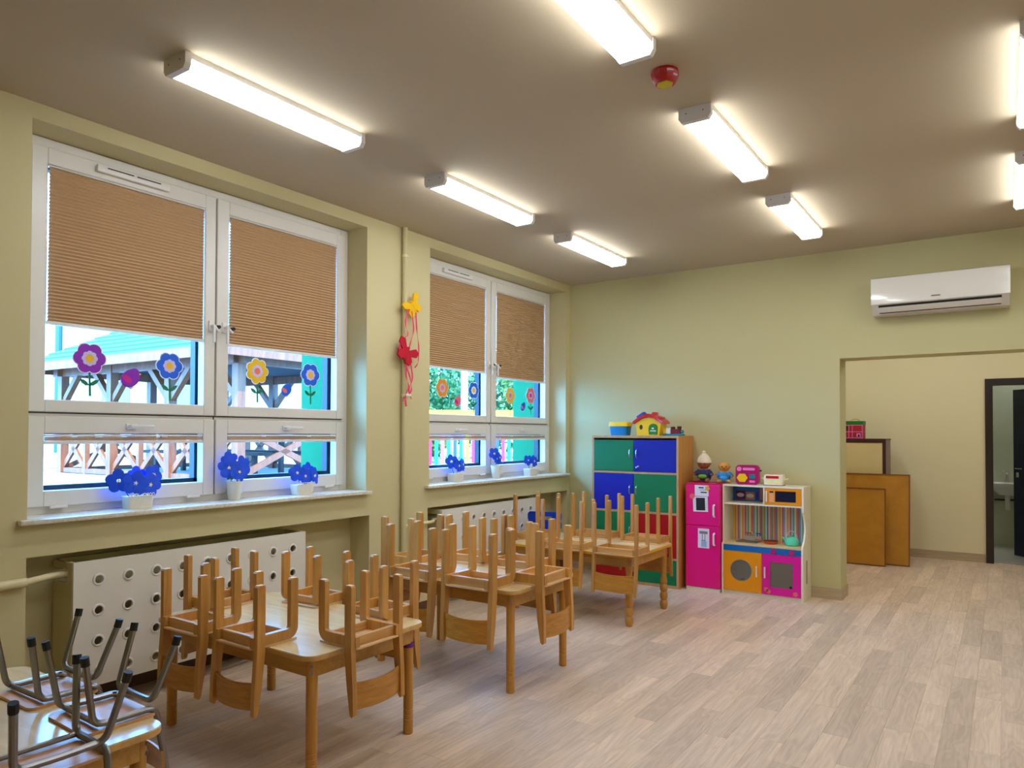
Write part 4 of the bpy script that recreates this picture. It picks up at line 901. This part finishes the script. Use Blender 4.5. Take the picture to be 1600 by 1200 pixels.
flower_pot(6.38, -.06, 'wide', [(-.05, .09, .0, .05, -.4), (.02, .08, .03, .055, 0), (.07, .09, 0, .05, .4)], 'white lace pot of blue paper flowers on the far sill, beside the far wall')

# butterfly garland on riser pipe
t = thing('butterfly_garland', 'yellow and red felt butterflies on pink ribbons hanging from the riser pipe', 'garland', (.07, 4.343, 1.78))
def butterfly(cy, cz, s, mat, rot, name):
    pts = [(0, -.02), (.03, -.075), (.075, -.07), (.085, -.03), (.055, .0), (.11, .03), (.115, .075), (.07, .085), (.015, .03), (0, .045)]
    pts = pts + [(-a, b) for a, b in pts[-2:0:-1]]; c, sn = math.cos(rot), math.sin(rot)
    o = MB().prism([(cy + s * (a * c - b * sn), cz + s * (a * sn + b * c)) for a, b in pts], -.008, .008, 'yz').build(name, mat, t)
    MB().tube([(.0, cy + s * (.06 * sn), cz - s * .06 * c), (.0, cy - s * .05 * sn, cz + s * .05 * c)], .012, 8).build('wing_body', mat, o)
butterfly(.055, .765, .95, P('felt_yellow', (240, 186, 0), .9, bump=.3, scale=30), .65, 'yellow_butterfly')
butterfly(-.02, .375, 1.05, P('felt_red', (190, 6, 40), .9, bump=.3, scale=30), -.55, 'red_butterfly')
M_RIB = P('ribbon_pink', (232, 30, 96), .5)
def ribbon(pts):
    m = MB(); P_ = arcpts(pts, .05, 4); vs_ = []; fs_ = []
    for i, p in enumerate(P_):
        a = .5 * math.sin(i * .9); d = Vector((math.sin(a) * .006, math.cos(a) * .006, 0)); vs_ += [p - d, p + d]
        if i: fs_.append((2 * i - 2, 2 * i - 1, 2 * i + 1, 2 * i))
    vs2 = [v + Vector((.0012, 0, 0)) for v in vs_]; n = len(vs_)
    m.add(vs_ + vs2, fs_ + [tuple(i + n for i in f[::-1]) for f in fs_]); m.build('ribbon', M_RIB, t)
ribbon([(0, .0, .74), (.0, -.04, .60), (.01, .0, .52), (0, -.09, .47), (.0, -.10, .40)])
ribbon([(0, .09, .72), (.0, .10, .58), (.0, .13, .44), (.01, .11, .30), (0, .08, .26)])
ribbon([(.01, .03, .72), (.0, .07, .56), (.0, .02, .45), (.0, .0, .36)])
ribbon([(0, -.01, .30), (.0, -.03, .18), (.0, .02, .10), (.01, -.05, .02), (0, -.02, -.06)])
ribbon([(0, .03, .30), (.0, .06, .16), (.0, .0, .08), (.01, .03, .0)])
ribbon([(0, -.03, .28), (.0, .03, .17), (.0, .05, .06), (.0, -.04, .02), (.0, -.06, -.02)])
MB().lathe([(.012, -.03), (.014, .0), (.012, .03)], (0, 0, .03), 10, 'y').build('knot_peg', M_PLASTIC, t)

# ------------------------------------------------------------------ annex furniture, door, washroom
M_DFR = P('door_frame_wenge', (38, 26, 22), .45); M_DLF = P('door_leaf_navy', (14, 18, 46), .4)
m = MB(); m.box(3.876, 3.952, Y2 - .03, Y2 + .15, 0, 2.165); m.box(4.74, 4.815, Y2 - .03, Y2 + .15, 0, 2.165); m.box(3.952, 4.74, Y2 - .03, Y2 + .15, 2.09, 2.165)
d1 = struct('door_1'); m.build('door_frame', M_DFR, d1, smooth=False)
lf = link('door_leaf', MB().box(-.86, 0, -.02, .02, .01, 2.07, .003).mesh('door_leaf', M_DLF), d1, loc=(4.735, 10.34, 0), rot=(0, 0, -.85))
MB().box(-.815, -.775, -.026, -.0205, .98, 1.04, .002).tube(arcpts([(-.795, -.02, 1.09), (-.795, -.06, 1.09), (-.68, -.06, 1.09)], .015), .008, 8).build('door_handle', M_CHROME, lf)
M_TILE = P('washroom_tile', (196, 200, 176), .3, var=.05); M_WF = P('washroom_floor_tile', (190, 186, 176), .3, var=.06)
tag(MB().box(3.0, XR, Y2 + .1, 12.5, -.06, 0).build('floor_washroom', M_WF, smooth=False), kind='structure')
m = MB(); m.box(3.0, XR, 11.95, 12.1, 0, H); m.box(3.0, 3.3, Y2 + .12, 12.0, 0, H); m.box(XR, XR + .2, 10.4, 12.6, 0, H); tag(m.build('wall_washroom', M_TILE, smooth=False), kind='structure')
t = thing('wash_basin', 'white wash basin with chrome tap seen through the dark door frame', 'basin', (4.09, 11.94, .0))
M_CER = P('ceramic_white', (228, 228, 222), .15, var=.01)
vs = [rr3(.10, .08, .06, .70), rr3(.20, .17, .08, .80), rr3(.23, .2, .06, .845), rr3(.23, .2, .06, .86), rr3(.20, .17, .06, .86), rr3(.12, .1, .06, .79)]
vs = [[(x, y - .2, z) for x, y, z in p] for p in vs]; loft(vs).build('bowl', M_CER, t)
MB().tube(arcpts([(0, -.06, .86), (0, -.06, 1.0), (0, -.19, .99)], .03), .017, 10).build('tap', M_CHROME, t); MB().tube([(0, -.06, 1.0), (-.06, -.1, 1.03)], .008, 8).build('tap_lever', M_CHROME, t)
MB().tube([(0, -.18, .70), (0, -.18, .50)], .03, 12).build('trap', M_CER, t); MB().tube([(-.15, -.005, .62), (.15, -.005, .62)], .012, 8).tube([(0, -.18, .6), (0, -.01, .6)], .014, 8).build('waste_pipe', M_DBR, t)
M_CCAB = P('cream_panel', (216, 194, 138), .5, var=.03); M_WEN = P('wenge_edge', (62, 20, 24), .45); M_CSIDE = P('cabinet_side_mauve', (134, 104, 96), .5)
t = thing('cream_cabinet', 'cream fronted cabinet with dark edges standing in the annex', 'cabinet', (2.0, 9.52, 0))
MB().box(0, .90, .02, .47, 0, 1.44).build('body', M_CSIDE, t, smooth=False); MB().box(.0, .868, .004, .019, .05, 1.405).build('front_panel', M_CCAB, t, smooth=False)
m = MB(); m.box(0, .905, 0, .475, 1.4405, 1.455); m.box(.87, .905, 0, .0195, 0, 1.44); m.box(0, .87, 0, .0195, 1.407, 1.44); m.build('edge_strip', M_WEN, t, smooth=False)
MB().box(.5, .55, -.012, .003, .97, 1.03, .003).build('black_knob', M_BLACK, t)
M_BRD = WOOD('hardboard_ochre', (196, 136, 30), (176, 116, 20), .5, grain=(4, 4, 4), rnd=.1); M_BRE = WOOD('board_edge_brown', (140, 84, 24), (116, 66, 16), .5, rnd=0)
def board(label, xr, w, h, yb_, lean):
    t = thing('wooden_board', label, 'board', (xr, yb_, .004), (-lean, 0, 0))
    MB().box(-w, -.012, 0, .022, .012, h - .016).build('panel', M_BRD, t, smooth=False)
    m = MB(); m.box(-w, 0, -.004, .026, h - .016, h); m.box(-.012, 0, -.004, .026, 0, h - .016); m.box(-w, -.012, -.004, .026, 0, .012); m.build('edge', M_BRE, t, smooth=False)
board('smaller ochre wooden board leaning in front of the larger one in the annex', 2.94, .85, .885, 9.17, .03)
board('larger ochre wooden board leaning against the cream cabinet in the annex', 3.165, 1.05, 1.045, 9.33, .08)
t = thing('gift_box', 'red patterned box with a green lid on the cream cabinet', 'box', (2.545, 9.72, 1.4555))
M_PAT = P('box_red', (170, 14, 34), .5); MB().box(-.1, .1, -.1, .1, 0, .17, .002).build('box', M_PAT, t); MB().box(-.103, .103, -.103, .103, .17, .215, .003).build('lid', P('lid_green', (0, 116, 20), .5), t)
m = MB()
for z in (.005, .08, .16): m.box(-.1, .1, -.1012, -.1004, z, z + .007)
for x in (-.06, -.02, .09): m.box(x, x + .006, -.1012, -.1004, .012, .16)
m.box(.03, .075, -.1012, -.1004, .02, .065); m.build('printed_lines', M_PK, t, smooth=False); MB().box(.045, .065, -.102, -.1013, .022, .05).box(-.085, -.065, -.102, -.1013, .1, .15).build('printed_windows', M_BLACK, t, smooth=False)
MB().tube(arcpts([(-.05, 0, .215), (-.03, 0, .24), (.03, 0, .24), (.05, 0, .215)], .02), .005, 6).build('bow', GOLD, t)

# ------------------------------------------------------------------ outside
FX, FY = Vector((-math.sin(YAW), math.cos(YAW), 0)), Vector((math.cos(YAW), math.sin(YAW), 0))
GZ = .70
def O(r, d, z): return Vector((CAM.x, CAM.y, 0)) + FY * r + FX * d + Vector((0, 0, z))
M_GND = P('pale_paving', (128, 136, 140), .9, var=.1, scale=1.5)
tag(MB().box(-60, -.67, -25, 70, GZ - .4, GZ).build('ground', M_GND, smooth=False), kind='structure')
M_GWOOD = WOOD('gazebo_pine', (132, 74, 36), (94, 50, 22), .6, grain=(12, 12, 2), rnd=.1); M_GSHADE = WOOD('gazebo_shaded_pine', (46, 28, 16), (32, 19, 10), .7, grain=(12, 12, 2)); M_TEALR = P('teal_shingle', (8, 78, 64), .7, var=.15, scale=4)  # the darker pine has the shade under the roof put into its colour
A = Vector((-9.35, 14.5)); u = Vector((.844, -.536)); v = Vector((.536, .844)); LG, WG = 5.95, 5.0
def G(s, w, z): p = A + u * s + v * w; return O(p.x, p.y, z)
t = thing('gazebo', 'wooden garden gazebo with teal shingle roof outside the nearer window', 'gazebo', (0, 0, 0))
posts = [(.3, .15), (2.1, .15), (3.95, .15), (5.8, .15), (.3, 3.85), (2.1, 3.85), (3.95, 3.85), (5.8, 3.85), (.3, 2.0), (5.8, 2.0)]
for s, w in posts: MB().bar(G(s, w, GZ), G(s, w, 2.80), .15, .15, G(1, 0, 0) - G(0, 0, 0)).build('post', M_GWOOD, t, smooth=False)
def beam(p, q, w=.12, h=.16, mt=M_GWOOD, n='beam'): MB().bar(p, q, w, h).build(n, mt, t, smooth=False)
for a, b in (((.0, .15), (6.0, .15)), ((0, 3.85), (6, 3.85)), ((.3, 0), (.3, 4)), ((5.8, 0), (5.8, 4))): beam(G(*a, 2.70), G(*b, 2.70))
for s in (.3, 2.1, 3.95, 5.8):
    for w in (.15, 3.85):
        for sg in (-1, 1):
            if 0 < s + sg * .6 < 6: beam(G(s, w, 2.05), G(s + sg * .6, w, 2.65), .1, .1, n='brace')
for (s0, s1) in ((.3, 2.1), (2.1, 3.95), (3.95, 5.8)):
    for w in (.15, 3.85):
        for z in (GZ + .06, GZ + .92): beam(G(s0, w, z), G(s1, w, z), .09, .09, n='rail')
        sm = (s0 + s1) / 2; beam(G(sm, w, GZ), G(sm, w, GZ + .92), .09, .09, n='stile')
        for a, b in ((s0, sm), (sm, s1)):
            beam(G(a, w, GZ + .08), G(b, w, GZ + .9), .05, .1, n='cross_brace'); beam(G(a, w, GZ + .9), G(b, w, GZ + .08), .05, .1, n='cross_brace')
for w0, w1 in ((.15, 2.0), (2.0, 3.85)):
    for s in (.3, 5.8):
        for z in (GZ + .06, GZ + .92): beam(G(s, w0, z), G(s, w1, z), .09, .09, n='rail')
        beam(G(s, w0, GZ + .08), G(s, w1, GZ + .9), .05, .1, n='cross_brace'); beam(G(s, w0, GZ + .9), G(s, w1, GZ + .08), .05, .1, n='cross_brace')
E0, E1, W0, W1, ZE, ZA_ = -.35, 6.25, -.4, 4.3, 2.82, 4.35
apx = G(3.0, 2.0, ZA_); cor = [G(E0, W0, ZE), G(E1, W0, ZE), G(E1, W1, ZE), G(E0, W1, ZE)]
m = MB()
for i in range(4):
    a, b = cor[i], cor[(i + 1) % 4]; N = 14
    for k in range(N):
        f0, f1 = k / N, (k + 1.04) / N; up = Vector((0, 0, .035))
        p = [a.lerp(apx, f0) + up, b.lerp(apx, f0) + up, b.lerp(apx, min(1, f1)) + up * .2, a.lerp(apx, min(1, f1)) + up * .2]; m.add(p + [p[0] - up, p[1] - up], [(0, 1, 2, 3), (0, 4, 5, 1)])
m.build('roof', M_TEALR, t, smooth=False)
m = MB(); m.add([c_ - Vector((0, 0, .01)) for c_ in cor] + [apx - Vector((0, 0, .05))], [(0, 1, 4), (1, 2, 4), (2, 3, 4), (3, 0, 4)]); m.build('ceiling_boards', M_GSHADE, t, smooth=False)  # roof underside: shade painted in by the darker board colour
for i in range(4): MB().bar(cor[i] - Vector((0, 0, .05)), cor[(i + 1) % 4] - Vector((0, 0, .05)), .04, .16).build('fascia', M_GWOOD, t, smooth=False)
# bench and table inside the gazebo
t = thing('picnic_bench', 'dark wooden bench and table inside the gazebo', 'bench')
for w in (1.4, 2.6): MB().bar(G(1.2, w, GZ + .42), G(4.9, w, GZ + .42), .3, .06).build('seat', M_GSHADE, t, smooth=False)
MB().bar(G(1.2, 2.0, GZ + .74), G(4.9, 2.0, GZ + .74), .7, .06).build('table_board', M_GSHADE, t, smooth=False)
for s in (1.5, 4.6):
    for w in (1.4, 2.0, 2.6): MB().bar(G(s, w, GZ), G(s, w, GZ + (.72 if w == 2.0 else .40)), .08, .08).build('leg', M_GSHADE, t, smooth=False)
# white house behind
t = thing('white_house', 'white rendered house with blue downpipe behind the gazebo', 'building')
M_HOUSE = P('house_render', (150, 158, 158), .9, var=.03); m = MB()
c0 = O(-27, 31, 0); ux = FY * .97 - FX * .24; uy = FX * .97 + FY * .24; ux.normalize(); uy.normalize()
def HP(a, b, z): return c0 + ux * a + uy * b + Vector((0, 0, z))
vs_ = [HP(0, 0, GZ), HP(19, 0, GZ), HP(19, 8, GZ), HP(0, 8, GZ), HP(0, 0, 9), HP(19, 0, 9), HP(19, 8, 9), HP(0, 8, 9)]
MB().add(vs_, [(0, 1, 5, 4), (1, 2, 6, 5), (2, 3, 7, 6), (3, 0, 4, 7), (4, 5, 6, 7)]).build('wall', M_HOUSE, t, smooth=False)
MB().tube([HP(9.2, -.12, GZ), HP(9.2, -.12, 9)], .12, 10).build('downpipe', P('downpipe_blue', (10, 60, 110), .5), t)
M_WIN = P('house_window', (96, 130, 150), .2)
for a in (3.0, 11.2, 14.6):
    w_ = MB(); w_.add([HP(a, -.03, 1.9), HP(a + 1.3, -.03, 1.9), HP(a + 1.3, -.03, 3.4), HP(a, -.03, 3.4), HP(a, .1, 1.9), HP(a + 1.3, .1, 1.9), HP(a + 1.3, .1, 3.4), HP(a, .1, 3.4)], [(0, 1, 2, 3), (0, 4, 5, 1), (1, 5, 6, 2), (2, 6, 7, 3), (3, 7, 4, 0)]); w_.build('window', M_WIN, t, smooth=False)
# playground beyond the far window: coloured picket fence, yellow slide bridge, white lamp post, trees
t = thing('picket_fence', 'multicoloured playground picket fence outside the far window', 'fence')
PK = [P('picket_' + n, c, .6) for n, c in dict(navy=(20, 60, 140), yellow=(236, 214, 20), green=(0, 130, 80), teal=(0, 150, 200), white=(220, 226, 230), blue=(0, 100, 200), red=(206, 20, 70), pink=(230, 80, 170), grey=(110, 120, 140)).items()]
for k in range(46):
    p = O(-2.9 + k * .135, 15.6 + k * .05, GZ); ax = (FY * .94 + FX * .34); a = p - ax * .04; b = p + ax * .04; h = .95 + .1 * (k % 3)
    MB().add([a, b, b + FX * .02, a + FX * .02, a + Vector((0, 0, h)), b + Vector((0, 0, h)), b + FX * .02 + Vector((0, 0, h)), a + FX * .02 + Vector((0, 0, h)), p + Vector((0, 0, h + .06)), p + FX * .02 + Vector((0, 0, h + .06))], [(0, 1, 5, 8, 4), (3, 7, 9, 6, 2), (0, 3, 2, 1), (1, 2, 6, 5), (0, 4, 7, 3), (5, 6, 9, 8), (4, 8, 9, 7)]).build('picket', PK[(k * 5 + k // 4) % len(PK)], t, smooth=False)
for z in (.25, .75): MB().bar(O(-3, 15.66, GZ + z), O(3.3, 17.98, GZ + z), .03, .06).build('rail', PK[8], t, smooth=False)
t = thing('play_bridge', 'yellow playground beam bridge above the picket fence', 'playground')
MB().bar(O(-3.6, 18.0, 1.92), O(2.4, 19.2, 1.95), .5, .34).build('beam', PK[1], t, smooth=False)
for r, d in ((-3.2, 18.1), (2.0, 19.1)): MB().bar(O(r, d, GZ), O(r, d, 1.8), .12, .12).build('post', PK[5], t, smooth=False)
t = thing('white_post', 'white lamp post standing in front of the trees', 'post'); MB().tube([O(-1.36, 20.5, GZ), O(-1.36, 20.5, 6.5)], .10, 12).build('shaft', M_PLASTIC, t); MB().tube([O(-1.36, 20.5, GZ), O(-1.36, 20.5, GZ + .4)], .14, 12).build('base', M_PLASTIC, t)
M_LEAF = [P('leaf_green_a', (30, 84, 30), .7, var=.3, scale=3), P('leaf_green_b', (70, 104, 34), .7, var=.3, scale=3)]; M_BARK = P('bark', (90, 76, 60), .9)
def tree(label, r, d, rx, rz, zc, n, mat, seed):  # crowns grow into one another as in the photograph
    rs = random.Random(seed); t = thing('leafy_tree', label, 'tree', tuple(O(r, d, GZ)))
    MB().tube([(0, 0, 0), (.05, .02, zc - GZ)], [.16, .08], 8).build('trunk', M_BARK, t); m = MB()
    for k in range(n):
        while True:
            p = Vector((rs.uniform(-1, 1), rs.uniform(-1, 1), rs.uniform(-1, 1)))
            if .25 < p.length < 1: break
        p = Vector((p.x * rx, p.y * rx, p.z * rz + zc - GZ)); a = Vector((rs.gauss(0, 1), rs.gauss(0, 1), rs.gauss(0, 1))).normalized(); b = a.orthogonal().normalized(); w = rs.uniform(.07, .14)
        m.add([p - a * w, p + b * w * .5, p + a * w, p - b * w * .5], [(0, 1, 2, 3)])
    tag(m.build('foliage', mat, t, smooth=False), kind='stuff')
tree('dense dark green tree left behind the white lamp post', -3.4, 23.2, 2.0, 2.2, 2.9, 5200, M_LEAF[0], 1)
tree('green tree directly behind the white lamp post', -.9, 29.5, 2.4, 2.3, 3.0, 5200, M_LEAF[0], 2)
tree('lighter green tree right of the white lamp post', 1.5, 24.2, 1.9, 2.2, 2.9, 4600, M_LEAF[1], 3)
tree('light green bush low in front of the trees by the fence', -2.6, 20.1, .9, .75, 1.5, 2600, M_LEAF[1], 4)
